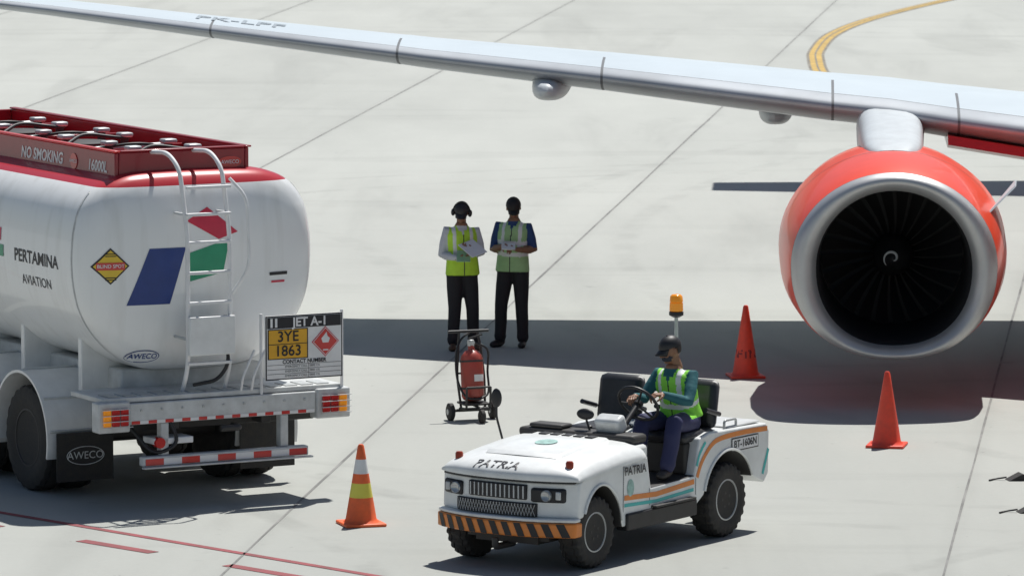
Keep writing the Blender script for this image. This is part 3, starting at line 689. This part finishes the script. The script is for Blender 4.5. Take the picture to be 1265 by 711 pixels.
box('lower_mesh',(-.020,.05),(.34,1.18),(.475,.59),BLACK,TG,bevel=.01,ny=8,fn=bend)
for k in range(26):
    y=.35+k*.031
    for s in (-1,1):
        tube('mesh_wire',[bend((-.024,y+(0 if s>0 else .04),.482)),bend((-.024,y+(.04 if s>0 else 0),.582))],.0022,GREYP,TG,seg=5)
for y0_,y1_ in ((.10,.40),(1.12,1.37)):
    box('lamp_bezel',(-.014,.06),(y0_,y1_),(.60,.725),BLACK,TG,bevel=.02,ny=3,fn=bend)
    far=y0_>.7
    yc=(1.19 if far else .25); c=bend((-.02,yc,.664))
    lathe('headlamp',[(-.01,.050),(.012,.050),(.018,.044),(.010,.036),(.004,.001)],c,(-1,0,0),GLASS,TG,seg=24)
    yc2=(1.30 if far else .15); c=bend((-.02,yc2,.664)); box('side_lamp',(c.x-.012,c.x+.01),(yc2-.025,yc2+.025),(.63,.70),GREYP,TG,bevel=.008)
for yy in (.13,1.27): 
    c=bend((.14,yy,.885)); lathe('turn_signal',[(0,.035),(.05,.035),(.065,.025),(.068,.001)],c,(0,0,1),pmat('turn_lens',(.35,.05,.02),.3),TG,seg=16)
box('bumper',(-.10,.04),(-.015,1.415),(.31,.435),ORS,TG,bevel=.015,ny=16,fn=bend)
box('bumper_top',(-.085,.02),(-.01,1.41),(.44,.47),TUGW,TG,bevel=.01,ny=16,fn=bend)
for k in range(11):
    y=.02+k*.125
    vs=[bend((-.1045,y+.05*t_+dy,.315+.115*t_)) for t_ in (0,1) for dy in (0,.065)]
    mk('bumper_stripe%d'%k,[vs[0],vs[1],vs[3],vs[2]],[(0,1,2,3)],BLACK,TG)
tube('tow_pin',[(-.08,.7,.28),(-.08,.7,.20),(.2,.7,.20)],.03,CHASS,TG,rnd=.04)
box('running_board',(.90,2.05),(-.025,.10),(.27,.42),BLACK,TG,bevel=.015)
box('step_tread',(1.32,1.98),(-.06,.06),(.425,.445),CHASS,TG,bevel=.005)
for yy,nn in ((-.0035,(0,-1,0)),(1.4035,(0,1,0))):
    ribbon('stripe_o',[(.88,yy,.56),(1.4,yy,.535),(2.03,yy,.57)],.045,ORS,TG,nn)
    ribbon('stripe_t',[(.88,yy,.495),(1.4,yy,.475),(2.02,yy,.50)],.03,TEAL,TG,nn)
    ribbon('stripe_o_arc',catmull([(2.08,yy,.60),(2.16,yy,.73),(2.32,yy,.86),(2.5,yy,.905),(2.9,yy,.915),(3.28,yy,.905)],5),.045,ORS,TG,nn)
    ribbon('stripe_t_arc',catmull([(2.075,yy,.70),(2.12,yy,.80),(2.22,yy,.90)],5),.03,TEAL,TG,nn)
    ribbon('stripe_t_rear',[(3.20,yy,.50),(3.30,yy,.72)],.035,TEAL,TG,nn)
poly3('plate_border',[(2.66,-.006,.76),(3.12,-.006,.76),(3.12,-.006,.88),(2.66,-.006,.88)],INK,TG)
poly3('plate_white',[(2.67,-.008,.77),(3.11,-.008,.77),(3.11,-.008,.87),(2.67,-.008,.87)],TXW,TG)
text('fleet_number','BT-1606N',.092,(2.89,-.008,.82),(1,0,0),(0,0,1),INK,TG,off=.003,bold=.02)
for xx in (1.29,2.055): ribbon('panel_gap',[(xx,-.003,.45),(xx,-.003,.60)],.008,SEAM,TG,(0,-1,0))
ribbon('panel_gap',[(.86,-.003,.40),(.87,-.003,.86)],.008,SEAM,TG,(0,-1,0))
for cx,R,W,z in ((.46,.315,.22,.315),(2.62,.335,.24,.335)):
    for yy,ax in ((.12,-1),(1.28,1)): wheel('wheel',(cx,yy,z),(0,ax,0),R,W,TG,rim=GALV,rr=.56,lug=.009,nb=5)
    tube('axle',[(cx,.2,z),(cx,1.2,z)],.05,CHASS,TG)
box('cowl',(1.10,1.36),(.06,1.34),(.60,.975),TUGW,TG,bevel=.03)
box('dash',(1.18,1.42),(.10,1.30),(.98,1.06),CHASS,TG,bevel=.03)
M=Matrix.Translation((1.32,.42,1.10))@Matrix.Rotation(math.radians(-25),4,'Y')
box('instrument_binnacle',(-.06,.08),(-.13,.13),(-.05,.10),GREYP,TG,bevel=.03,M=M)
box('dash_panel_far',(1.2,1.38),(.85,1.2),(1.062,1.10),CHASS,TG,bevel=.02)
tube('gear_lever',[(1.46,.70,.62),(1.42,.70,1.05)],.010,BLACK,TG); lathe('gear_knob',[(-.02,.005),(-.01,.022),(.01,.022),(.02,.005)],(1.42,.70,1.07),(0,0,1),BLACK,TG,seg=12)
tube('steering_column',[(1.38,.36,1.06),(1.66,.36,1.26)],.025,BLACK,TG)
ax=V((.28,0,.20)).normalized(); sc=V((1.68,.36,1.275)); s1=V((0,1,0)); s2=ax.cross(s1)
tube('steering_wheel',[sc+s1*.19*math.cos(t*math.pi/16)+s2*.19*math.sin(t*math.pi/16) for t in range(33)],.014,BLACK,TG,seg=8)
for t in (0,2.1,4.2): tube('spoke',[sc-ax*.02,sc+s1*.185*math.cos(t)+s2*.185*math.sin(t)],.010,BLACK,TG,seg=6)
lathe('horn',[(-.02,.04),(.01,.04),(.02,.02),(.022,.001)],sc,ax,BLACK,TG,seg=16)
def seat(y,x):
    M=Matrix.Translation((x,y,0))
    box('seat_base',(-.42,.02),(-.2,.2),(.62,.90),CHASS,TG,bevel=.02,M=M)
    box('seat_cushion',(-.48,.04),(-.235,.235),(.90,1.00),VINYL,TG,bevel=.045,M=M)
    Mb=Matrix.Translation((x+.02,y,.98))@Matrix.Rotation(math.radians(10),4,'Y')
    box('seat_back',(-.04,.08),(-.23,.23),(.0,.44),VINYL,TG,bevel=.06,M=Mb)
    for s in (-1,1): tube('seat_arm',[Mb@V((.02,s*.26,.14)),Mb@V((-.22,s*.26,.16))],.022,VINYL,TG)
seat(.29,2.44); seat(1.02,2.36)
box('engine_cover',(2.25,2.95),(.5,.9),(.97,1.03),GREYP,TG,bevel=.03)
box('rear_deck_panel',(2.66,3.22),(.04,1.36),(.965,.985),GREYP,TG,bevel=.01)
tube('rear_handrail',[(2.62,.05,.97),(2.62,.05,1.04),(2.82,.05,1.04),(2.82,.05,.97)],.012,GALV,TG,rnd=.04)
box('tow_hitch',(3.32,3.47),(.6,.8),(.38,.5),CHASS,TG,bevel=.02)
BX,BY=2.66,.58
tube('beacon_pole',[(BX,BY,.95),(BX,BY,1.93)],.017,GREYP,TG)
lathe('beacon_base',[(0,.03),(.02,.065),(.05,.065),(.055,.055)],(BX,BY,1.93),(0,0,1),BLACK,TG,seg=24)
lathe('beacon_lens',[(.055,.055),(.06,.062),(.13,.060),(.135,.050),(.14,.06),(.19,.055),(.205,.04),(.21,.001)],(BX,BY,1.93),(0,0,1),AMBER,TG,seg=24)
tube('mirror_arm',[(1.05,1.36,.9),(1.02,1.42,1.15),(1.02,1.42,1.24)],.010,BLACK,TG,rnd=.05)
mv,mf=ellg((1.02,1.42,1.32),(.02,.055,.085)); mk('mirror',mv,mf,BLACK,TG,smooth=True)
tube('mirror_arm2',[(1.3,.62,1.05),(1.3,.66,1.15)],.010,BLACK,TG)
mv,mf=ellg((1.3,.67,1.20),(.03,.09,.05)); mk('mirror_inner',mv,mf,BLACK,TG,smooth=True)
tube('pedal_box',[(1.4,.2,.62),(1.5,.2,.66)],.02,BLACK,TG)
# ------------------------------------------------------------------ cones
def cone(name,loc,mat,h=.76,rz=0.,bands=None,label=None):
    g=grp(name,loc,rz)
    box('base',(-.19,.19),(-.19,.19),(0,.03),mat,g,bevel=.012)
    def r(z): return .145-(.145-.026)*(z-.03)/(h-.03)
    pr=[(.03,.165),(.045,.15)]+[(z,r(z)) for z in (.06,.255,.256,.385,.386,.47,.471,.60,.601,h-.015)]+[(h,.018)]
    mats=[mat]; idx=[0]*(len(pr)-1)
    if bands:
        mats=[mat,YG,TXW]; idx[4]=1; idx[8]=2
    lathe('body',pr,(0,0,0),(0,0,1),mats,g,seg=40,idx=idx)
    if label:
        pv,pf=latheg(pr,(0,0,0),(0,0,1),40); b_=BVHTree.FromPolygons([tuple(v) for v in pv],pf)
        text('label',label,.12,(0,0,.26),(1,0,0),(0,0,1),pmat('cone_ink',(.25,.03,.03),.6),g,bvh=b_,off=.003,bold=.03)
    return g
cone('traffic_cone',(-1.365,50.95,0),ORANGE,h=.735,rz=.3,bands=True)
cone('traffic_cone',(2.555,61.8,0),CRED,h=.79,rz=.15,label='FTN')
cone('traffic_cone',(3.735,56.2,0),CRED,h=.75,rz=-.2)
for p in ((4.74,53.8,0),(4.66,51.7,0)):
    g=grp('wheel_chock',p,.2)
    vs=[V((-.02,-.08,0)),V((.25,-.08,0)),V((.12,-.08,.07)),V((-.02,.08,0)),V((.25,.08,0)),V((.12,.08,.07))]
    mk('wedge',vs,[(0,1,2),(3,5,4),(0,3,4,1),(1,4,5,2),(0,2,5,3)],RUBBER,g,bevel=.008); tube('rope',[(-.02,0,.03),(-.12,.05,.01),(-.2,-.03,.01)],.008,BLACK,g,rnd=.05)
# ------------------------------------------------------------------ wheeled extinguisher
FE=grp('wheeled_fire_extinguisher',(-.40,58.2,0),.35)
tl=Matrix.Translation((0,0,.20))@Matrix.Rotation(math.radians(-7),4,'X')
ERED=pmat('extinguisher_red',(.40,.05,.035),.4,var=.2,dirt=.2)
cp=[(0,.07),(.02,.105),(.05,.118),(.42,.118),(.47,.105),(.51,.07),(.53,.035),(.57,.03)]
vs,fs=latheg(cp,(0,0,0),(0,0,1),40); mk('cylinder',[tl@v for v in vs],fs,ERED,FE,smooth=True)
vs,fs=latheg([(.20,.1195),(.27,.1195)],(0,0,0),(0,0,1),40); mk('label',[tl@v for v in vs],fs[:-2][29:36],PAPER,FE,smooth=True)
for z in (.12,.40):
    vs,fs=latheg([(z,.122),(z+.02,.122)],(0,0,0),(0,0,1),40); mk('clamp_band',[tl@v for v in vs],fs[:-2],CHASS,FE,smooth=True)
box('valve',(-.03,.03),(-.03,.03),(.56,.63),GALV,FE,bevel=.01,M=tl); tube('valve_lever',[tl@V((-.02,0,.64)),tl@V((.12,-.02,.68))],.010,BLACK,FE)
lathe('gauge',[(0,.025),(.015,.025)],tl@V((0,-.04,.6)),(0,-1,0),GALV,FE,seg=16)
for s in (-1,1): tube('frame_side',[(s*.13,.0,.12),(s*.15,.08,.45),(s*.12,.12,.76),(s*.10,.15,.90)],.013,CHASS,FE,rnd=.1)
tube('handle',[(-.22,.15,.905),(.22,.15,.905)],.016,BLACK,FE)
tube('frame_mid',[(-.15,.08,.48),(.15,.08,.48)],.010,CHASS,FE); tube('frame_base',[(-.22,.05,.10),(.22,.05,.10)],.016,CHASS,FE)
tube('frame_low',[(-.13,-.16,.14),(.13,-.16,.14)],.012,CHASS,FE)
for s in (-1,1): tube('frame_rail',[(s*.13,.05,.12),(s*.13,-.16,.14),(s*.13,-.17,.36)],.012,CHASS,FE,rnd=.03)
tube('frame_hoop',[(-.13,-.17,.36),(.13,-.17,.36)],.010,CHASS,FE)
tube('frame_fork',[(0,.05,.16),(0,-.22,.15),(0,-.26,.10)],.014,CHASS,FE,rnd=.05)
box('base_tray',(-.14,.14),(-.14,.12),(.165,.19),CHASS,FE,bevel=.01)
for s in (-1,1): lathe('wheel',[(-.025,.03),(-.03,.07),(-.02,.09),(.02,.09),(.03,.07),(.025,.03)],(s*.23,.05,.09),(1,0,0),RUBBER,FE,seg=28); lathe('hub',[(-.035,.03),(.035,.03)],(s*.23,.05,.09),(1,0,0),GALV,FE,seg=16)
lathe('caster',[(-.022,.03),(-.026,.055),(-.018,.07),(.018,.07),(.026,.055),(.022,.03)],(0,-.27,.07),(1,0,0),RUBBER,FE,seg=24)
tube('hose',catmull([tl@V((.03,-.02,.6)),tl@V((.16,-.05,.52)),tl@V((.17,.0,.3)),tl@V((.13,-.08,.06)),tl@V((-.1,-.14,.03)),tl@V((-.17,-.04,.2)),tl@V((-.17,0,.45)),tl@V((-.10,.05,.62)),tl@V((.02,.1,.7))],6),.012,BLACK,FE,seg=8)
# ------------------------------------------------------------------ people
def hand(name,w,d,pn,side,curl,par,M=None,spread=.06):
    w=V(w); d=V(d).normalized(); pn=V(pn); pn=(pn-d*pn.dot(d)).normalized(); sd=d.cross(pn)*side
    parts=[tubeg([w-d*.03,w+d*.015],[.026,.025],12)]
    L=[.95,1.06,1.0,.80]
    for i,ln in enumerate(L):
        off=(.031-.0205*i)
        k=w+d*(.088-.004*abs(i-1.2))+sd*off
        parts.append(tubeg([w+d*.008+sd*off*.55,k],[.015,.0125],10))
        a=0; p=k; dirv=d+sd*(off*spread*10)*.3; dirv.normalize(); pts=[k-d*.01,k]
        for s,sl in enumerate((.043,.027,.021)):
            a+=curl*(.8 if s==0 else 1.0)
            v=dirv*math.cos(a)+pn*math.sin(a); p=p+v*sl*ln; pts.append(p)
        parts.append(tubeg(pts,[.0095,.0095,.0088,.008,.007],10))
    b=w+d*.02+sd*.018+pn*.004
    t1=b+(d*.6+sd*.75+pn*.2).normalized()*.042; t2=t1+(d*.9+sd*.25+pn*.35*(1+curl)).normalized()*.032; t3=t2+(d*.9+pn*.4*(1+curl)-sd*.15).normalized()*.025
    parts.append(tubeg([b,t1,t2,t3],[.016,.012,.0105,.0085],10))
    return remesh(name,parts,.0042,SKIN,par,sm=2,M=M)
def headmesh(par,T,style):
    P=[ellg((0,.012,.125),(.076,.096,.105),nu=28,nv=18),ellg((0,-.020,.065),(.058,.068,.068)),ellg((0,-.055,.028),(.030,.028,.022)),
       tubeg([(0,.02,-.06),(0,.012,.05)],[.056,.054],16),
       tubeg([(0,-.088,.118),(0,-.104,.088)],[.008,.012],10),ellg((.012,-.094,.084),(.009,.010,.007)),ellg((-.012,-.094,.084),(.009,.010,.007)),
       ellg((0,-.080,.052),(.022,.012,.006)),ellg((0,-.078,.044),(.019,.012,.006)),ellg((.034,-.062,.085),(.022,.02,.018)),ellg((-.034,-.062,.085),(.022,.02,.018)),
       tubeg([(-.045,-.072,.130),(0,-.086,.133),(.045,-.072,.130)],[.009,.010,.009],8)]
    for s in (-1,1):
        P+= [ellg((s*.078,.012,.105),(.009,.019,.031)),ellg((s*.081,.012,.088),(.007,.010,.012))]
    def mf(c,n):
        if abs(c.x)<.024 and .040<c.z<.058 and c.y<-.080: return 1
        if abs(c.x)>.014 and abs(c.x)<.046 and .134<c.z<.143 and c.y<-.06: return 2
        return 0
    remesh('head',P,.0055,[SKIN,LIPS,HAIR],par,matfn=mf,sm=2,M=T)
    for s in (-1,1):
        v,f=ellg((s*.030,-.078,.112),(.0125,.009,.008)); mk('eye',[T@x for x in v],f,EYEW,par,smooth=True)
        v,f=ellg((s*.030,-.0855,.112),(.0055,.0035,.0058)); mk('iris',[T@x for x in v],f,BLACK,par,smooth=True)
    v,f=ellg((0,.018,.130),(.083,.100,.108),nu=32,nv=22); f2=[]
    for q in f:
        c=sum((v[i] for i in q),V())/len(q)
        if c.z>.155 or (c.y>.01 and c.z>.07 and not (abs(c.x)>.07 and c.y<.035 and c.z<.13)): f2.append(q)
    mk('hair',[T@x for x in v],f2,HAIR,par,smooth=True)
    if style.get('cap'):
        m=style['cap']; v,f=ellg((0,.014,.145),(.089,.107,.098),nu=32,nv=22); f2=[q for q in f if sum(v[i].z for i in q)/len(q)>.145]
        mk('cap',[T@x for x in v],f2,m,par,smooth=True)
        bv=[];bf=[];nn=12
        for r_ in range(4):
            for k in range(nn+1):
                t=-1+2*k/nn; ang=t*1.05; y0_=-.093*math.cos(ang)+.014; xx=.086*math.sin(ang); ext=.075*r_/3*math.cos(ang*.9)
                bv.append(T@V((xx*(1-.05*r_),y0_-ext,.150-.010*r_-.012*(r_*t*t))))
        for r_ in range(3):
            for k in range(nn): q=r_*(nn+1)+k; bf.append((q,q+1,q+nn+2,q+nn+1))
        o=mk('cap_brim',bv,bf,m,par,smooth=True); sm=o.modifiers.new('s','SOLIDIFY'); sm.thickness=.005
        v,f=ellg((0,.014,.245),(.008,.008,.005)); mk('cap_button',[T@x for x in v],f,m,par,smooth=True)
    if style.get('headset'):
        tube('headset_band',[T@V((.098*math.cos(a),.01,.11+.142*math.sin(a))) for a in [math.pi*i/16 for i in range(17)]],.010,BLACK,par,seg=8)
        for s in (-1,1):
            v,f=ellg((s*.098,.01,.105),(.026,.038,.046)); mk('ear_cup',[T@x for x in v],f,BLACK,par,smooth=True)
    if style.get('mask'):
        v,f=ellg((0,-.022,.060),(.063,.073,.050),nu=28,nv=18); f2=[q for q in f if sum(v[i].y for i in q)/len(q)<-.03]
        mk('face_mask',[T@x for x in v],f2,pmat('mask_cloth',(.03,.035,.05),.8),par,smooth=True)
def figure(name,J,S,loc,rz,scale=1.):
    g=grp(name,loc,rz); g.scale=(scale,)*3; sit=S.get('sit',False)
    parts=[]
    def ellring(c,hw,hd,n=24):
        return [V(c)+V((hw*math.copysign(abs(math.cos(2*math.pi*k/n))**.85,math.cos(2*math.pi*k/n)),hd*math.sin(2*math.pi*k/n),0)) for k in range(n)]
    def loft(secs,n=24):
        vs=[];fs=[]
        for c,hw,hd in secs: vs+=ellring(c,hw,hd,n)
        for i in range(len(secs)-1):
            for k in range(n):
                l=(k+1)%n; fs.append((i*n+k,i*n+l,(i+1)*n+l,(i+1)*n+k))
        fs.append(tuple(range(n))[::-1]); fs.append(tuple((len(secs)-1)*n+k for k in range(n))); return vs,fs
    pel=V(J['pelvis']); ch=V(J['chest']); nk=V(J['neck'])
    mid=pel.lerp(ch,.5)
    parts.append(loft([(pel-V((0,0,.06)),.13,.10),(pel,.172,.125),(pel.lerp(mid,.5),.170,.122),(mid,.162,.115),(ch,.178,.125),(ch.lerp(nk,.45),.180,.115),(ch.lerp(nk,.72),.145,.092),(ch.lerp(nk,.9),.085,.07),(nk+V((0,0,.03)),.058,.058)]))
    hb=pel.lerp(mid,.25) if sit else pel-V((0,0,.075))
    vt=[(hb,.200,.152),(hb+V((0,0,.004)),.203,.155),(mid,.182,.142),(ch,.190,.144),(ch.lerp(nk,.45),.186,.130),(ch.lerp(nk,.70),.150,.104),(ch.lerp(nk,.80),.105,.084)]
    parts.append(loft(vt)); hemz=hb.z
    segs=[]
    for s in 'LR':
        sh,el,wr=[V(J[q+s]) for q in ('sh','el','wr')]; hp,kn,an=[V(J[q+s]) for q in ('hip','kn','an')]
        inn=ch.lerp(nk,.55)
        parts.append(tubeg([inn,sh,sh.lerp(el,.5),el,el.lerp(wr,.25),el.lerp(wr,.6),wr],[.062,.062,.056,.049,.049,.042,.032],14))
        k1=kn.lerp(an,.5)+V((0,.012,0))
        parts.append(tubeg([pel+(hp-pel)*.6,hp,hp.lerp(kn,.45),kn,kn.lerp(an,.25),k1,kn.lerp(an,.85),an+(kn-an).normalized()*.02],[.098,.102,.094,.077,.074,.072,.066,.066],16))
        # fabric breaks at knee and ankle
        for t_,r_ in ((.90,.072),(.80,.069)):
            q=kn.lerp(an,t_); dd=(an-kn).normalized(); parts.append(tubeg([q-dd*.006,q+dd*.006],[r_,r_],16))
        segs.append((sh,el,wr,hp,kn,an))
    def dseg(p,a,b):
        ab=b-a; t=max(0,min(1,(p-a).dot(ab)/ab.length_squared)); return (p-(a+ab*t)).length,t
    MT=[S['shirt'],S['trou'],S['vest'],REFL,SKIN,INK]
    sl=S.get('sleeve',1.0)
    def mf(c,n):
        c=V(c); best=9; arm=None
        for sh,el,wr,hp,kn,an in segs:
            d1,t1=dseg(c,sh,el); d2,t2=dseg(c,el,wr)
            da=min(d1-.056,d2-.044)
            if da<best: best=da; arm=(d1-.056<d2-.044,t1,t2)
        dt=9
        for sh,el,wr,hp,kn,an in segs:
            dt=min(dt,dseg(c,hp,kn)[0]-.095,dseg(c,kn,an)[0]-.07)
        ax_d=dseg(c,pel,nk); t=ax_d[1]; off=c-(pel+(nk-pel)*t)
        front_in=abs(off.x)<.15 and off.y>-.165 if not sit else abs(off.x)<.15 and off.y>-.17
        inarm = best<.012 and not front_in
        if c.z>hemz-.002 and not inarm and (front_in or best>.012) and (not sit or off.y>-.18):
            if c.z>nk.z-.012: return 4
            fr=n.y<0
            if fr and abs(off.x)<.035*(max(0,(t-.78))/.22) + (.030 if t>.90 else 0): return 0
            for z0 in S.get('bands',()):
                if z0<t<z0+.085: return 3
            if .080<abs(off.x)<.120 and t>.30: return 3
            if fr and abs(off.x)<.006: return 5
            return 2
        if best<.025 and best<dt:
            if sl<1.0 and (not arm[0] or arm[1]>sl): return 4
            return 0
        return 1
    remesh('body',parts,.0115,MT,g,matfn=mf,sm=4)
    T=Matrix.Translation(nk+V((0,0,.045)))@Euler([math.radians(a) for a in J.get('headrot',(0,0,0))],'XYZ').to_matrix().to_4x4()
    headmesh(g,T,S)
    for s in 'LR':
        an=V(J['an'+s]); td=V(J.get('toe'+s,(0,-1,0))).normalized(); gz=an.z-.085
        c=an; Mz=Matrix.Rotation(math.atan2(td.x,-td.y),3,'Z')
        P=[ellg(c+td*.055+V((0,0,-.045)),(.045,.125,.045),Mz),ellg(c-td*.02+V((0,0,-.02)),(.042,.055,.06),Mz),ellg(c+td*.11+V((0,0,-.052)),(.047,.065,.036),Mz)]
        remesh('shoe',P,.009,S['shoe'],g,sm=2,clampz=gz)
    for s in 'LR':
        h=J['hand'+s]; hand('hand',J['wr'+s],h[0],h[1],h[2],h[3],g)
    return g
J1=dict(pelvis=(0.015,0,.96),chest=(0,-.02,1.25),neck=(-.01,-.055,1.475),headrot=(28,4,-14),
 shL=(.18,-.015,1.385),elL=(.225,-.05,1.13),wrL=(.075,-.25,1.19), shR=(-.18,-.015,1.40),elR=(-.235,-.04,1.12),wrR=(-.075,-.25,1.10),
 hipL=(.09,0,.90),knL=(.125,-.04,.49),anL=(.145,.01,.085),hipR=(-.08,0,.90),knR=(-.08,-.01,.49),anR=(-.10,.0,.085),toeL=(.35,-1,0),toeR=(-.25,-1,0),
 handL=((-.75,-.55,.25),(-.1,.1,1),-1,.5),handR=((.7,-.6,.1),(0,0,1),1,.45))
S1=dict(shirt=SHIRTW,trou=TROU,vest=LIME,shoe=SHOEB,cap=BLACK,headset=True,bands=(.30,))
W1=figure('airport_worker',J1,S1,(-.575,64.3,0),math.radians(10),.975)
M=Matrix.Translation((.07,-.37,1.225))@Euler((math.radians(28),math.radians(-14),math.radians(25)),'XYZ').to_matrix().to_4x4()
box('clipboard',(-.11,.11),(-.14,.14),(-.003,.003),PAPER,W1,bevel=.001,M=M)
M=Matrix.Translation((-.03,-.34,1.135))@Euler((math.radians(35),0,math.radians(-12)),'XYZ').to_matrix().to_4x4()
box('paper_pad',(-.08,.08),(-.10,.10),(-.003,.003),pmat('green_paper',(.35,.6,.35),.6),W1,bevel=.001,M=M)
J2=dict(pelvis=(-.015,0,.97),chest=(0,-.015,1.27),neck=(0.015,-.05,1.50),headrot=(31,-3,15),
 shL=(.185,-.01,1.41),elL=(.245,-.02,1.15),wrL=(.10,-.235,1.17), shR=(-.185,-.015,1.42),elR=(-.235,-.04,1.14),wrR=(-.06,-.26,1.21),
 hipL=(.085,0,.91),knL=(.10,-.02,.50),anL=(.11,.0,.085),hipR=(-.095,0,.91),knR=(-.14,-.045,.50),anR=(-.165,.0,.085),toeL=(.1,-1,0),toeR=(-.5,-1,0),
 handL=((-.8,-.5,.1),(0,.1,1),-1,.45),handR=((.7,-.6,-.1),(0,0,-1),-1,.6))
S2=dict(shirt=SHIRTB,trou=TROU,vest=PALEG,shoe=SHOEK,cap=HAIR,sleeve=.92,bands=(.22,.48))
W2=figure('airport_worker',J2,S2,(.02,64.6,0),math.radians(-14),.975)
M=Matrix.Translation((.02,-.34,1.21))@Euler((math.radians(25),0,math.radians(15)),'XYZ').to_matrix().to_4x4()
box('notebook',(-.08,.08),(-.06,.08),(-.005,.005),PAPER,W2,bevel=.001,M=M)
J3=dict(pelvis=(0,0,1.08),chest=(.0,-.09,1.35),neck=(0,-.16,1.555),headrot=(18,0,-28),
 shL=(.18,-.11,1.48),elL=(.235,-.28,1.27),wrL=(.10,-.48,1.35), shR=(-.18,-.12,1.48),elR=(-.24,-.27,1.26),wrR=(-.17,-.51,1.32),
 hipL=(.10,-.03,1.06),knL=(.20,-.46,1.10),anL=(.19,-.56,.71),hipR=(-.10,-.03,1.06),knR=(-.13,-.46,1.09),anR=(-.12,-.60,.71),toeL=(.1,-1,0),toeR=(0,-1,0),
 handL=((-.35,-.8,.05),(-.2,-.2,-1),1,.75),handR=((.25,-.9,.05),(.2,-.2,-1),-1,.75))
S3=dict(shirt=SHIRTT,trou=NAVY,vest=BRTG,shoe=SHOEK,cap=BLACK,mask=True,bands=(.30,),sit=True)
D=figure('tractor_driver',J3,S3,(2.30,.29,0),math.radians(-90))
Mt=Matrix.Translation(TG.location)@Matrix.Rotation(TG.rotation_euler.z,4,'Z')@Matrix.Translation((2.30,.29,0))@Matrix.Rotation(math.radians(-90),4,'Z')
D.location=Mt.to_translation(); D.rotation_euler=(0,0,Mt.to_euler().z)
# ------------------------------------------------------------------ light, camera
w=bpy.data.worlds.new('World'); scene.world=w; w.use_nodes=True; nt=w.node_tree
sky=nt.nodes.new('ShaderNodeTexSky'); sky.sky_type='NISHITA'; sky.sun_disc=False
sv=V((.2,.45,1.)).normalized(); el=math.asin(sv.z); sky.sun_elevation=el; sky.sun_rotation=math.atan2(.2,.45)
bg=nt.nodes['Background']; nt.links.new(sky.outputs[0],bg.inputs[0]); bg.inputs['Strength'].default_value=.06
sl=bpy.data.lights.new('sun','SUN'); sl.energy=5.0; sl.angle=math.radians(.5); sl.color=(1,.975,.93)
so=bpy.data.objects.new('sun',sl); COL.objects.link(so); so.rotation_euler=(-sv).to_track_quat('-Z','Y').to_euler()
cam=bpy.data.cameras.new('camera'); co=bpy.data.objects.new('camera',cam); COL.objects.link(co)
co.location=(0,0,7.66); co.rotation_euler=(math.radians(90-6.17),0,0); cam.lens=200.; cam.sensor_width=36; cam.clip_start=1; cam.clip_end=6000
cam.dof.use_dof=True; cam.dof.focus_distance=54.; cam.dof.aperture_fstop=6.3
scene.camera=co
scene.view_settings.view_transform='Standard'; scene.view_settings.look='None'; scene.view_settings.exposure=0
